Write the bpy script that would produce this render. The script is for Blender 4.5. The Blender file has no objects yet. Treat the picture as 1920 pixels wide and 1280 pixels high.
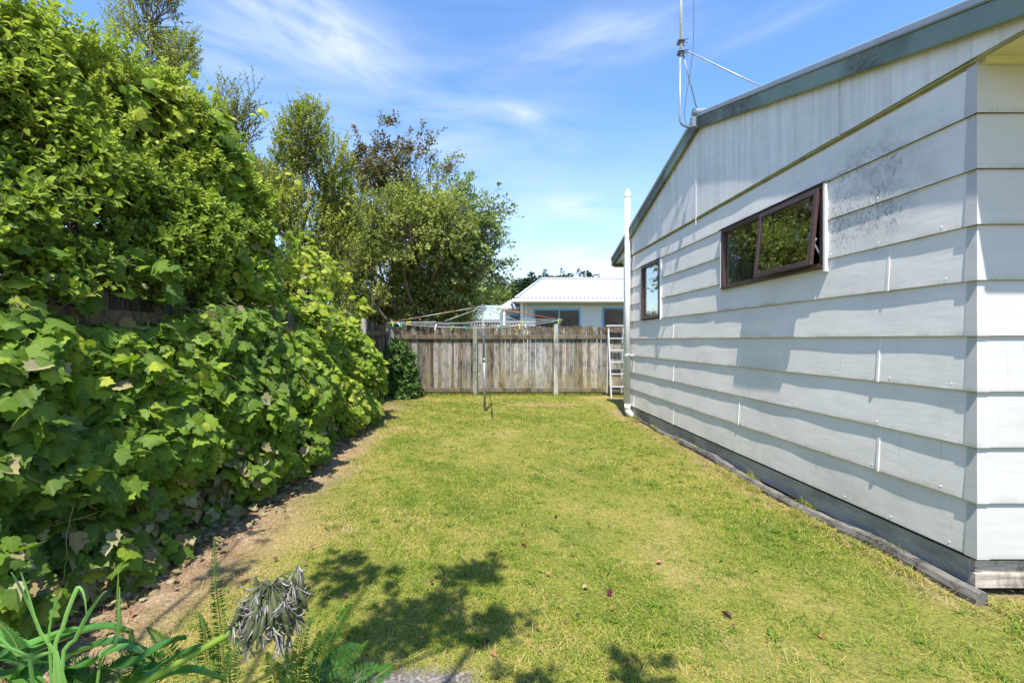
import bpy, math, random
import numpy as np
from mathutils import Vector
S = bpy.context.scene
COL = S.collection
rad = math.radians
random.seed(7)
RNG = np.random.default_rng(11)
F = 860.0; VX = 905.0; VY = 637.0; H = 1.45      # photograph geometry: focal length (px), vanishing point, eye height
def at(px, py, Y): return np.array([(px-VX)/F*Y, Y, H-(py-VY)/F*Y])
def gp(px, py):
    Y = H*F/(py-VY); return np.array([(px-VX)/F*Y, Y, 0.0])
# sun: light travels along this
SD = np.array([0.19, 1.0, -2.0]); SD /= np.linalg.norm(SD)

# ---------------------------------------------------------------- helpers: objects
ORG = {}
def empty(name, loc, label, cat, group=None):
    o = bpy.data.objects.new(name, None); COL.objects.link(o)
    o.location = loc; o.empty_display_size = 0.1
    ORG[o.name] = np.array(loc, float); tag(o, label, cat, group); return o
def tag(o, label=None, cat=None, group=None, kind=None):
    if label: o['label'] = label
    if cat: o['category'] = cat
    if group: o['group'] = group
    if kind: o['kind'] = kind
    return o
def link(name, me, parent, org):
    o = bpy.data.objects.new(name, me); COL.objects.link(o)
    if parent is not None:
        o.parent = parent; ORG[o.name] = ORG[parent.name]
    else:
        o.location = org; ORG[o.name] = np.array(org, float)
    return o
def np_mesh(name, V, loops, sizes, mat, parent=None, org=(0, 0, 0), attrs=None, smooth=False):
    """V are world coordinates; stored relative to the parent thing's origin (or org)"""
    o0 = ORG[parent.name] if parent is not None else np.array(org, float)
    V = (np.asarray(V, float)-o0).astype(np.float32)
    me = bpy.data.meshes.new(name)
    me.vertices.add(len(V)); me.vertices.foreach_set('co', V.ravel())
    loops = np.asarray(loops, np.int32); sizes = np.asarray(sizes, np.int32)
    me.loops.add(len(loops)); me.loops.foreach_set('vertex_index', loops)
    me.polygons.add(len(sizes))
    st = np.concatenate([[0], np.cumsum(sizes)[:-1]]).astype(np.int32)
    me.polygons.foreach_set('loop_start', st)
    me.update(calc_edges=True)
    if smooth: me.polygons.foreach_set('use_smooth', np.ones(len(sizes), bool))
    else: me.polygons.foreach_set('use_smooth', np.zeros(len(sizes), bool))
    for k, a in (attrs or {}).items():
        at_ = me.attributes.new(k, 'FLOAT', 'POINT'); at_.data.foreach_set('value', np.asarray(a, np.float32))
    me.materials.append(mat)
    return link(name, me, parent, o0)

class MB:
    def __init__(s): s.v = []; s.f = []; s.t = []; s.sm = False
    def add(s, vs, fs, tint=0.5):
        b = len(s.v); s.v += [tuple(float(c) for c in p) for p in vs]; s.f += [tuple(b+i for i in f) for f in fs]
        s.t += [tint]*len(vs); return s
    def box(s, x0, x1, y0, y1, z0, z1, tint=0.5):
        vs = [(x0,y0,z0),(x1,y0,z0),(x1,y1,z0),(x0,y1,z0),(x0,y0,z1),(x1,y0,z1),(x1,y1,z1),(x0,y1,z1)]
        return s.add(vs, [(0,3,2,1),(4,5,6,7),(0,1,5,4),(1,2,6,5),(2,3,7,6),(3,0,4,7)], tint)
    def hexa(s, a, b, tint=0.5):   # two quads a,b of 4 points each
        return s.add(list(a)+list(b), [(0,3,2,1),(4,5,6,7),(0,1,5,4),(1,2,6,5),(2,3,7,6),(3,0,4,7)], tint)
    def bar(s, p, q, w, h, up=(0,0,1), tint=0.5):
        p = Vector(p); q = Vector(q); d = (q-p).normalized(); u = Vector(up)
        sd = d.cross(u)
        if sd.length < 1e-4: sd = d.cross(Vector((0,1,0)))
        sd.normalize(); u = sd.cross(d).normalized()
        A = [p+sd*(a*w/2)+u*(b*h/2) for a, b in ((-1,-1),(1,-1),(1,1),(-1,1))]
        B = [q+sd*(a*w/2)+u*(b*h/2) for a, b in ((-1,-1),(1,-1),(1,1),(-1,1))]
        return s.hexa(A, B, tint)
    def tube(s, pts, r, n=8, tint=0.5, caps=True):
        pts = [Vector(p) for p in pts]; m = len(pts)
        rr = r if isinstance(r, (list, tuple)) else [r]*m
        b = len(s.v); prev = None; vs = []; fs = []
        for i, p in enumerate(pts):
            d = (pts[min(i+1, m-1)]-pts[max(i-1, 0)])
            if d.length < 1e-9: d = Vector((0,0,1))
            d.normalize()
            if prev is None:
                prev = d.orthogonal().normalized()
            prev = (prev-d*prev.dot(d))
            if prev.length < 1e-6: prev = d.orthogonal()
            prev.normalize(); c = d.cross(prev)
            for k in range(n):
                a = 2*math.pi*k/n; vs.append(p+(prev*math.cos(a)+c*math.sin(a))*rr[i])
        for i in range(m-1):
            for k in range(n):
                k2 = (k+1) % n; fs.append((i*n+k, i*n+k2, (i+1)*n+k2, (i+1)*n+k))
        if caps: fs += [tuple(reversed(range(n))), tuple(range((m-1)*n, m*n))]
        return s.add(vs, fs, tint)
    def build(s, name, mat, parent=None, org=(0,0,0), smooth=False):
        loops = [i for f in s.f for i in f]; sizes = [len(f) for f in s.f]
        o = np_mesh(name, np.array(s.v), loops, sizes, mat, parent, org, {'tint': s.t}, smooth)
        return o
def bevel(o, w=0.003, seg=2):
    m = o.modifiers.new('bevel', 'BEVEL'); m.width = w; m.segments = seg; m.limit_method = 'ANGLE'; return o

# ---------------------------------------------------------------- helpers: materials
class NT:
    def __init__(s, name):
        s.m = bpy.data.materials.new(name); s.m.use_nodes = True; s.t = s.m.node_tree; s.n = s.t.nodes; s.n.clear()
        s.out = s.n.new('ShaderNodeOutputMaterial')
    def nd(s, t, **k):
        n = s.n.new(t)
        for a, v in k.items(): setattr(n, a, v)
        return n
    def lk(s, a, b): s.t.links.new(a, b)
    def put(s, inp, v):
        if hasattr(v, 'is_output'): s.lk(v, inp)
        else:
            try: inp.default_value = v
            except Exception: inp.default_value = (*v, 1)
    def pos(s): return s.nd('ShaderNodeNewGeometry').outputs['Position']
    def xyz(s, p):
        n = s.nd('ShaderNodeSeparateXYZ'); s.lk(p, n.inputs[0]); return n.outputs
    def scale(s, p, sc):
        n = s.nd('ShaderNodeVectorMath', operation='MULTIPLY'); s.lk(p, n.inputs[0]); n.inputs[1].default_value = sc; return n.outputs[0]
    def noise(s, p, sc, det=4, rough=0.6, dist=0.0):
        n = s.nd('ShaderNodeTexNoise'); s.lk(p, n.inputs['Vector']); n.inputs['Scale'].default_value = sc
        n.inputs['Detail'].default_value = det; n.inputs['Roughness'].default_value = rough; n.inputs['Distortion'].default_value = dist
        return n.outputs['Fac']
    def ramp(s, f, stops, interp='LINEAR'):
        n = s.nd('ShaderNodeValToRGB'); s.lk(f, n.inputs[0]); e = n.color_ramp.elements; n.color_ramp.interpolation = interp
        while len(e) < len(stops): e.new(0.5)
        for i, (p, c) in enumerate(stops):
            e[i].position = p; e[i].color = (c, c, c, 1) if isinstance(c, (int, float)) else (*c, 1)
        return n.outputs[0]
    def math(s, op, a, b=0.0, clamp=False):
        n = s.nd('ShaderNodeMath', operation=op, use_clamp=clamp); s.put(n.inputs[0], a); s.put(n.inputs[1], b); return n.outputs[0]
    def mix(s, f, a, b, blend='MIX'):
        n = s.nd('ShaderNodeMixRGB', blend_type=blend); s.put(n.inputs[0], f); s.put(n.inputs[1], a); s.put(n.inputs[2], b); return n.outputs[0]
    def attr(s, name): return s.nd('ShaderNodeAttribute', attribute_name=name).outputs['Fac']
    def win(s, v, a, b, soft):   # 1 inside a..b
        x = s.math('MULTIPLY', s.math('SUBTRACT', v, a), 1/soft, True); y = s.math('MULTIPLY', s.math('SUBTRACT', b, v), 1/soft, True)
        return s.math('MULTIPLY', x, y)
    def bump(s, h, st=0.3, d=0.01):
        n = s.nd('ShaderNodeBump'); n.inputs['Strength'].default_value = st; n.inputs['Distance'].default_value = d; s.lk(h, n.inputs['Height']); return n.outputs[0]
    def bsdf(s, col, rough=0.6, metal=0.0, spec=0.5, normal=None):
        n = s.nd('ShaderNodeBsdfPrincipled'); s.put(n.inputs['Base Color'], col); s.put(n.inputs['Roughness'], rough)
        n.inputs['Metallic'].default_value = metal; n.inputs['Specular IOR Level'].default_value = spec
        if normal is not None: s.lk(normal, n.inputs['Normal'])
        return n.outputs[0]
    def done(s, sh): s.lk(sh, s.out.inputs['Surface']); return s.m

def leaf_mat(name, stops, trans=0.35, rough=0.45, spec=0.4, under=None, tcol=(1.25, 1.35, 0.5)):
    m = NT(name); t = m.attr('tint'); c = m.ramp(t, stops)
    n = m.noise(m.pos(), 9.0, 2); c = m.mix(0.35, c, m.ramp(n, [(0.3, 0.55), (0.7, 1.35)]), 'MULTIPLY')
    ve = m.attr('vein'); c = m.mix(m.math('MULTIPLY', ve, 0.28), c, (0.30, 0.36, 0.10, 1))
    if under:
        sp = m.noise(m.pos(), 70, 2); c = m.mix(m.ramp(sp, [(0.66, 0.0), (0.70, 0.55)]), c, (0.22, 0.13, 0.05, 1))
        bf = m.nd('ShaderNodeNewGeometry').outputs['Backfacing']; c = m.mix(m.math('MULTIPLY', bf, 0.55), c, (*under, 1))
    p = m.bsdf(c, rough, 0, spec)
    tr = m.nd('ShaderNodeBsdfTranslucent'); m.lk(m.mix(1.0, c, (*tcol, 1), 'MULTIPLY'), tr.inputs[0])
    mx = m.nd('ShaderNodeMixShader'); mx.inputs[0].default_value = trans; m.lk(p, mx.inputs[1]); m.lk(tr.outputs[0], mx.inputs[2])
    return m.done(mx.outputs[0])
def simple(name, col, rough=0.5, metal=0.0, var=0.15, sc=6.0, spec=0.5, bump=0.0):
    m = NT(name); n = m.noise(m.pos(), sc, 5)
    c = m.mix(1.0, (*col, 1), m.ramp(n, [(0.25, 1-var), (0.75, 1+var)]), 'MULTIPLY')
    nm = m.bump(m.noise(m.pos(), sc*8, 3), bump, 0.004) if bump else None
    return m.done(m.bsdf(c, rough, metal, spec, nm))

def wood_mat(name, cols, grain=(60, 60, 3), lichen=0.0, darktop=None, rough=0.85):
    m = NT(name); p = m.pos(); t = m.attr('tint')
    c = m.ramp(t, [(i/(len(cols)-1), c_) for i, c_ in enumerate(cols)])
    g = m.noise(m.scale(p, grain), 1.0, 6, 0.65); c = m.mix(0.8, c, m.ramp(g, [(0.3, 0.35), (0.5, 1.0), (0.72, 1.45)]), 'MULTIPLY')
    b = m.noise(m.scale(p, (6, 6, 2.2)), 1.0, 5, 0.75); c = m.mix(0.95, c, m.ramp(b, [(0.36, 0.3), (0.52, 1.0), (0.7, 1.25)]), 'MULTIPLY')
    if lichen:
        l = m.noise(m.scale(p, (9, 9, 2.5)), 1.0, 5, 0.7); l = m.ramp(l, [(0.42, 0.0), (0.62, 1.0)])
        zl = m.xyz(p)[2]; lo = m.math('MAXIMUM', m.math('MULTIPLY', m.math('SUBTRACT', 0.75, zl), 1.6, True), m.math('MULTIPLY', m.math('SUBTRACT', zl, 1.25), 2.5, True))
        c = m.mix(m.math('MULTIPLY', m.math('MULTIPLY', l, lichen), m.math('ADD', 0.15, m.math('MULTIPLY', lo, 0.85))), c, (0.31, 0.22, 0.08, 1))
    if darktop:
        z = m.xyz(p)[2]; zz = m.math('MULTIPLY', m.math('SUBTRACT', z, darktop[0]), 1/darktop[1], True)
        zz = m.math('MULTIPLY', zz, m.ramp(m.noise(m.scale(p, (9, 9, 4)), 1.0, 4), [(0.35, 0.1), (0.55, 1.0)]))
        c = m.mix(m.math('MULTIPLY', zz, 0.75), c, (0.045, 0.035, 0.025, 1))
    return m.done(m.bsdf(c, rough, 0, 0.2, m.bump(g, 0.5, 0.006)))

def paint_mat(name, col, mould=False, streak=False, green=0.0):
    """weathered white house paint with grime of its own shape"""
    m = NT(name); p = m.pos(); x, y, z = m.xyz(p)
    c = (*col, 1)
    n1 = m.noise(p, 0.9, 5, 0.6); c = m.mix(1.0, c, m.ramp(n1, [(0.3, 0.88), (0.7, 1.05)]), 'MULTIPLY')
    n2 = m.noise(m.scale(p, (3, 3, 22)), 1.0, 5, 0.6); c = m.mix(1.0, c, m.ramp(n2, [(0.3, 0.95), (0.7, 1.03)]), 'MULTIPLY')
    if streak:
        s1 = m.noise(m.scale(p, (11, 11, 0.55)), 1.0, 5, 0.65); c = m.mix(1.0, c, m.ramp(s1, [(0.36, 0.86), (0.55, 1.0), (0.7, 1.03)]), 'MULTIPLY')
        s2 = m.noise(m.scale(p, (26, 26, 1.2)), 1.0, 4, 0.6); c = m.mix(1.0, c, m.ramp(s2, [(0.34, 0.90), (0.5, 1.0)]), 'MULTIPLY')
        sp = m.noise(m.scale(p, (16, 16, 10)), 1.0, 4, 0.7); c = m.mix(m.ramp(sp, [(0.68, 0.0), (0.74, 0.65)]), c, (0.13, 0.14, 0.15, 1))
    if mould:
        w = m.math('MULTIPLY', m.win(y, 2.62, 3.95, 0.55), m.win(z, 2.0, 3.02, 0.25))
        w2 = m.math('MULTIPLY', m.win(y, 2.95, 3.78, 0.2), m.win(z, 2.08, 2.85, 0.15))
        d1 = m.noise(p, 5.0, 8, 0.78); k = m.math('MULTIPLY', m.ramp(d1, [(0.40, 0.0), (0.74, 0.72)]), w); c = m.mix(k, c, (0.22, 0.25, 0.28, 1))
        d2 = m.noise(m.scale(p, (55, 55, 38)), 1.0, 5, 0.7); k2 = m.math('MULTIPLY', m.ramp(d2, [(0.50, 0.0), (0.62, 0.8)]), m.math('MULTIPLY', w2, m.ramp(m.noise(p, 4.0, 3), [(0.38, 0.15), (0.6, 1.0)])))
        c = m.mix(k2, c, (0.07, 0.08, 0.09, 1))
        d3 = m.noise(m.scale(p, (30, 30, 18)), 1.0, 3, 0.6); c = m.mix(m.ramp(d3, [(0.74, 0.0), (0.79, 0.5)]), c, (0.25, 0.26, 0.26, 1))
    if mould or green:
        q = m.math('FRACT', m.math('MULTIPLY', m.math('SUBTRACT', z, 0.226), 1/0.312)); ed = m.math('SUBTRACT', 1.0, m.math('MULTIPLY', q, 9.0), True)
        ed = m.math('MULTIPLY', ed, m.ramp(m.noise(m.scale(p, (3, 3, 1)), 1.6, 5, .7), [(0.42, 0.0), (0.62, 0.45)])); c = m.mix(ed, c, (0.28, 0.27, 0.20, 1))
        dr = m.noise(m.scale(p, (34, 34, 1.3)), 1.0, 4, .6); c = m.mix(m.ramp(dr, [(0.62, 0.0), (0.72, 0.16)]), c, (0.30, 0.30, 0.27, 1))
    if green:
        g = m.math('MULTIPLY', m.win(z, -1.0, 0.62, 0.3), m.ramp(m.noise(p, 2.0, 5, 0.7), [(0.45, 0.0), (0.7, green)])); c = m.mix(g, c, (0.42, 0.43, 0.30, 1))
    b = m.math('ADD', m.noise(m.scale(p, (7, 7, 45)), 1.0, 5, 0.6), m.math('MULTIPLY', m.noise(p, 2.2, 3), 5.0))
    return m.done(m.bsdf(c, 0.62, 0, 0.3, m.bump(b, 0.10, 0.010)))

M = {}
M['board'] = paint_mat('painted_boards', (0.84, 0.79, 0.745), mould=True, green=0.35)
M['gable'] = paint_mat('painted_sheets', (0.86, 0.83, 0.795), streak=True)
M['front'] = paint_mat('painted_front_boards', (0.54, 0.525, 0.51), green=0.2)  # same white paint as the side wall, darkened to offset direct sun
M['trim'] = simple('white_trim', (0.80, 0.80, 0.78), 0.45, var=0.06)
M['soffit'] = simple('cream_soffit', (0.70, 0.66, 0.50), 0.6, var=0.06, sc=2)
M['olive'] = simple('mossy_bead', (0.33, 0.30, 0.12), 0.8, var=0.4, sc=9)
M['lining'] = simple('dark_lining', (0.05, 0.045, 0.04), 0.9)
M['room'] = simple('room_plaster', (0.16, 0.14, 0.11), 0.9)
M['curtain'] = simple('cream_curtain', (0.85, 0.82, 0.72), 0.9, var=0.15, sc=20)
M['roofmetal'] = simple('grey_roof_metal', (0.30, 0.33, 0.36), 0.45, 0.3, var=0.12, sc=3)
M['pvc'] = simple('white_pvc', (0.70, 0.69, 0.66), 0.65, var=0.04, sc=2)
M['alu'] = simple('aluminium', (0.72, 0.73, 0.74), 0.4, 0.35, var=0.15, sc=12)
M['galv'] = simple('galvanised_steel', (0.27, 0.29, 0.33), 0.45, 0.5, var=0.25, sc=14)
M['wire'] = simple('line_wire', (0.38, 0.40, 0.42), 0.5, 0.2)
M['dark'] = simple('dark_metal', (0.05, 0.05, 0.05), 0.5)
M['bark'] = simple('bark', (0.16, 0.12, 0.09), 0.9, var=0.5, sc=18, bump=0.5)
M['barklight'] = simple('pale_bark', (0.30, 0.25, 0.19), 0.9, var=0.4, sc=18, bump=0.5)
M['stem'] = simple('vine_stem', (0.22, 0.20, 0.07), 0.7, var=0.3)
def mframe():
    m = NT('brown_aluminium'); n = m.noise(m.pos(), 7.0, 4)
    c = m.ramp(n, [(0.3, (0.055, 0.03, 0.028)), (0.7, (0.10, 0.052, 0.045))]); return m.done(m.bsdf(c, 0.38, 0.1, 0.5))
M['frame'] = mframe()
def mglass():
    m = NT('window_glass'); fr = m.nd('ShaderNodeLayerWeight'); fr.inputs['Blend'].default_value = 0.5
    g = m.nd('ShaderNodeBsdfGlossy'); g.inputs['Roughness'].default_value = 0.015; g.inputs['Color'].default_value = (0.95, 0.97, 0.97, 1)
    nb = m.bump(m.noise(m.pos(), 1.7, 2), 0.06, 0.02); m.lk(nb, g.inputs['Normal'])
    t = m.nd('ShaderNodeBsdfTransparent'); t.inputs[0].default_value = (0.72, 0.74, 0.72, 1)
    mx = m.nd('ShaderNodeMixShader'); m.lk(m.math('ADD', 0.07, m.math('MULTIPLY', m.math('POWER', fr.outputs['Facing'], 2.0), 0.85), True), mx.inputs[0]); m.lk(t.outputs[0], mx.inputs[1]); m.lk(g.outputs[0], mx.inputs[2])
    return m.done(mx.outputs[0])
M['glass'] = mglass()
def mbarge():
    m = NT('flaking_green_paint'); p = m.pos(); y = m.xyz(p)[1]
    c = m.ramp(m.noise(p, 2.0, 4), [(0.3, (0.18, 0.235, 0.20)), (0.7, (0.25, 0.315, 0.27))])
    fl = m.noise(m.scale(p, (10, 9, 120)), 1.0, 6, 0.75, 0.3)
    area = m.ramp(m.noise(m.scale(p, (1, 1.3, 1)), 1.0, 3, 0.5), [(0.42, 0.0), (0.52, 1.0)])
    k = m.math('MULTIPLY', m.ramp(fl, [(0.46, 0.0), (0.50, 1.0)]), area)
    c = m.mix(k, c, m.ramp(m.noise(p, 30, 3), [(0.3, (0.05, 0.05, 0.045)), (0.7, (0.14, 0.13, 0.12))]))
    return m.done(m.bsdf(c, 0.6, 0, 0.3, m.bump(k, 0.6, 0.003)))
M['barge'] = mbarge()
def mconc():
    m = NT('damp_base_timber'); p = m.pos()
    c = m.ramp(m.noise(m.scale(p, (2, 1.5, 3)), 1.0, 6, 0.7), [(0.3, (0.16, 0.155, 0.14)), (0.5, (0.36, 0.345, 0.31)), (0.7, (0.52, 0.49, 0.43))])
    g = m.noise(m.scale(p, (5, 5, 60)), 1.0, 4); c = m.mix(0.5, c, m.ramp(g, [(0.3, 0.7), (0.7, 1.2)]), 'MULTIPLY')
    return m.done(m.bsdf(c, 0.85, 0, 0.2, m.bump(g, 0.4, 0.004)))
M['base'] = mconc()
M['cornertimber'] = wood_mat('pale_corner_timber', [(0.40, 0.34, 0.28), (0.50, 0.43, 0.36)], grain=(4, 45, 45))
M['sleeper'] = wood_mat('weathered_sleeper', [(0.09, 0.085, 0.075), (0.24, 0.22, 0.19)], grain=(90, 11, 90))
M['paling'] = wood_mat('fence_palings', [(0.07, 0.06, 0.05), (0.16, 0.145, 0.125), (0.34, 0.33, 0.31), (0.17, 0.14, 0.10), (0.40, 0.36, 0.29)], lichen=0.6, darktop=(1.30, 0.3))
M['rail'] = wood_mat('fence_rails', [(0.07, 0.06, 0.05), (0.19, 0.17, 0.14)], grain=(4, 60, 60), lichen=0.45)
M['post'] = wood_mat('fence_posts', [(0.22, 0.25, 0.20), (0.42, 0.40, 0.36)], lichen=0.25)
M['palingdark'] = wood_mat('dark_palings', [(0.045, 0.038, 0.032), (0.10, 0.085, 0.07), (0.15, 0.13, 0.105)], lichen=0.12)
M['rust'] = simple('orange_worn_tube', (0.50, 0.14, 0.06), 0.6, 0.1, var=0.6, sc=5)
def mtube():
    m = NT('worn_orange_and_zinc'); k = m.ramp(m.noise(m.pos(), 3.2, 4, 0.6), [(0.46, 0.0), (0.54, 1.0)])
    c = m.mix(k, (0.36, 0.36, 0.35, 1), (0.33, 0.10, 0.05, 1)); return m.done(m.bsdf(c, 0.5, 0.2))
M['armtube'] = mtube()

# ---------------------------------------------------------------- numpy noise
class WN:
    def __init__(s, seed, f, n=9, dim=3):
        r = np.random.default_rng(seed); d = r.normal(size=(n, dim)); d /= np.linalg.norm(d, axis=1)[:, None]
        s.k = d*(f*r.uniform(0.6, 1.7, n))[:, None]*2*np.pi; s.p = r.uniform(0, 6.28, n); s.n = n
    def __call__(s, P): return np.sin(np.asarray(P) @ s.k.T+s.p).sum(1)/math.sqrt(s.n/2)/1.6

# ---------------------------------------------------------------- leaves
def tmpl_vine():
    a = [(0.0, 0.0), (0.16, -0.10), (0.36, -0.04), (0.50, 0.14), (0.43, 0.30), (0.56, 0.52), (0.36, 0.60), (0.26, 0.82), (0.12, 0.86), (0.0, 1.08)]
    L = [(-x, y) for x, y in a[1:-1]][::-1]
    pts = a+L                                  # closed outline from the base notch round
    V = [(0.0, 0.38, 0.0)]+[(x, y, -0.34*abs(x)**1.3-0.16*max(0, y-0.4)**1.2) for x, y in pts]
    n = len(pts); Fc = [(0, 1+i, 1+(i+1) % n) for i in range(n)]
    ve = [1.0]+[1.0 if i in (0, 9) else (0.55 if i in (3, 5, 7, 11, 13, 15) else 0.0) for i in range(n)]
    return np.array(V), Fc, np.array(ve)
def tmpl_obov(w=0.27):
    V = [(0, 0, 0), (w*0.75, 0.38, 0.06), (w, 0.72, 0.05), (0, 1.0, -0.10), (-w, 0.72, 0.05), (-w*0.75, 0.38, 0.06), (0, 0.55, -0.04)]
    Fc = [(0, 1, 2, 6), (6, 2, 3), (6, 3, 4), (0, 6, 4, 5)]
    return np.array(V), Fc, np.array([0.8, 0, 0, 0.5, 0, 0, 0.8])
def tmpl_small(w=0.24):
    V = [(0, 0, 0), (w, 0.5, 0.04), (0, 1, -0.08), (-w, 0.5, 0.04)]
    return np.array(V), [(0, 1, 2), (0, 2, 3)], np.zeros(4)
def tmpl_quad(w=0.3):
    V = [(0, 0, 0), (w, 0.45, 0.03), (0, 1, 0), (-w, 0.55, 0.0)]
    return np.array(V), [(0, 1, 2, 3)], np.zeros(4)
TV, TO, TS, TQ = tmpl_vine(), tmpl_obov(), tmpl_small(), tmpl_quad()
def nrm(a): return a/np.maximum(np.linalg.norm(a, axis=1, keepdims=True), 1e-9)
def leaves(name, P, T, N, size, tint, tmpl, mat, parent=None, org=(0,0,0), curl=(0.4, 1.6), kind=None, smooth=False):
    V0, Fc, ve = tmpl; n = len(P); k = len(V0)
    T = nrm(T); B = nrm(np.cross(T, N)); N = np.cross(B, T)
    cu = RNG.uniform(curl[0], curl[1], n); wd = RNG.uniform(0.8, 1.15, n)
    sk = RNG.normal(0, 0.12, n)
    V = (P[:, None, :]+size[:, None, None]*((V0[None, :, 0]*wd[:, None]+V0[None, :, 1]*0)[..., None]*B[:, None, :]
        + (V0[None, :, 1]+V0[None, :, 0]*sk[:, None])[..., None]*T[:, None, :]+(V0[None, :, 2]*cu[:, None])[..., None]*N[:, None, :]))
    fl = np.array([i for f in Fc for i in f]); sz = np.array([len(f) for f in Fc])
    loops = (fl[None, :]+(np.arange(n)*k)[:, None]).ravel(); sizes = np.tile(sz, n)
    o = np_mesh(name, V.reshape(-1, 3), loops, sizes, mat, parent, org, {'tint': np.repeat(tint, k), 'vein': np.tile(ve, n)}, smooth)
    return o
def tubes_np(segs, n=3):
    """segs: list of (p, q, r0, r1) arrays -> V, loops, sizes"""
    P = np.array([s[0] for s in segs]); Q = np.array([s[1] for s in segs]); r0 = np.array([s[2] for s in segs]); r1 = np.array([s[3] for s in segs])
    D = nrm(Q-P); R = np.where(np.abs(D[:, 2:3]) < 0.9, np.array([[0, 0, 1.0]]), np.array([[1.0, 0, 0]]))
    A = nrm(np.cross(D, R)); B = np.cross(D, A); ang = 2*np.pi*np.arange(n)/n
    ring = np.cos(ang)[None, :, None]*A[:, None, :]+np.sin(ang)[None, :, None]*B[:, None, :]
    V = np.concatenate([P[:, None, :]+ring*r0[:, None, None], Q[:, None, :]+ring*r1[:, None, None]], 1)
    f = np.array([[k, (k+1) % n, n+(k+1) % n, n+k] for k in range(n)]).ravel()
    loops = (f[None, :]+(np.arange(len(segs))*2*n)[:, None]).ravel(); sizes = np.full(len(segs)*n, 4)
    return V.reshape(-1, 3), loops, sizes
def seg_obj(name, segs, mat, parent, n=4):
    V, l, s = tubes_np(segs, n); return np_mesh(name, V, l, s, mat, parent, (0,0,0), {'tint': np.full(len(V), 0.5)}, True)
def crooked(p, q, r0, r1, n=5, wob=0.06):
    p = np.array(p, float); q = np.array(q, float); L = np.linalg.norm(q-p); out = []; prev = p
    for i in range(1, n+1):
        t = i/n; c = p+(q-p)*t
        if i < n: c = c+RNG.normal(0, wob*L, 3)*np.array([1, 1, 0.4])*math.sin(math.pi*t)
        out.append((prev, c, r0+(r1-r0)*(i-1)/n, r0+(r1-r0)*t)); prev = c
    return out
def shoots_to_leaves(SP, SDir, L, nl, size, spread=0.9, droop=0.0, first=0.15, tipup=0.0):
    """nl leaves spiralled along each shoot"""
    n = len(SP); t = np.linspace(first, 1.0, nl)[None, :]+RNG.uniform(-0.05, 0.05, (n, nl))
    D = nrm(SDir); R = np.tile([[0.1, 0.2, 1.0]], (n, 1)); A = nrm(np.cross(D, R)+1e-3); B = np.cross(D, A)
    P = SP[:, None, :]+D[:, None, :]*(L[:, None]*t)[..., None]
    P = P - np.array([0, 0, 1.0])*(droop*(L[:, None]*t)**2)[..., None]
    ph = RNG.uniform(0, 6.28, (n, 1))+np.arange(nl)[None, :]*2.4
    Rd = np.cos(ph)[..., None]*A[:, None, :]+np.sin(ph)[..., None]*B[:, None, :]
    T = Rd*spread+D[:, None, :]*0.75+RNG.normal(0, 0.18, (n, nl, 3)); T[..., 2] -= droop*0.6; T[..., 2] += tipup
    N = D[:, None, :]*0.9-Rd*0.5+np.array([0, 0, 0.7])+RNG.normal(0, 0.25, (n, nl, 3))
    s = size*RNG.uniform(0.6, 1.2, (n, nl))*(0.75+0.35*np.sin(np.clip(t, 0, 1)*3.0))
    return P.reshape(-1, 3), T.reshape(-1, 3), N.reshape(-1, 3), s.ravel(), np.repeat(np.arange(n), nl)

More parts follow.
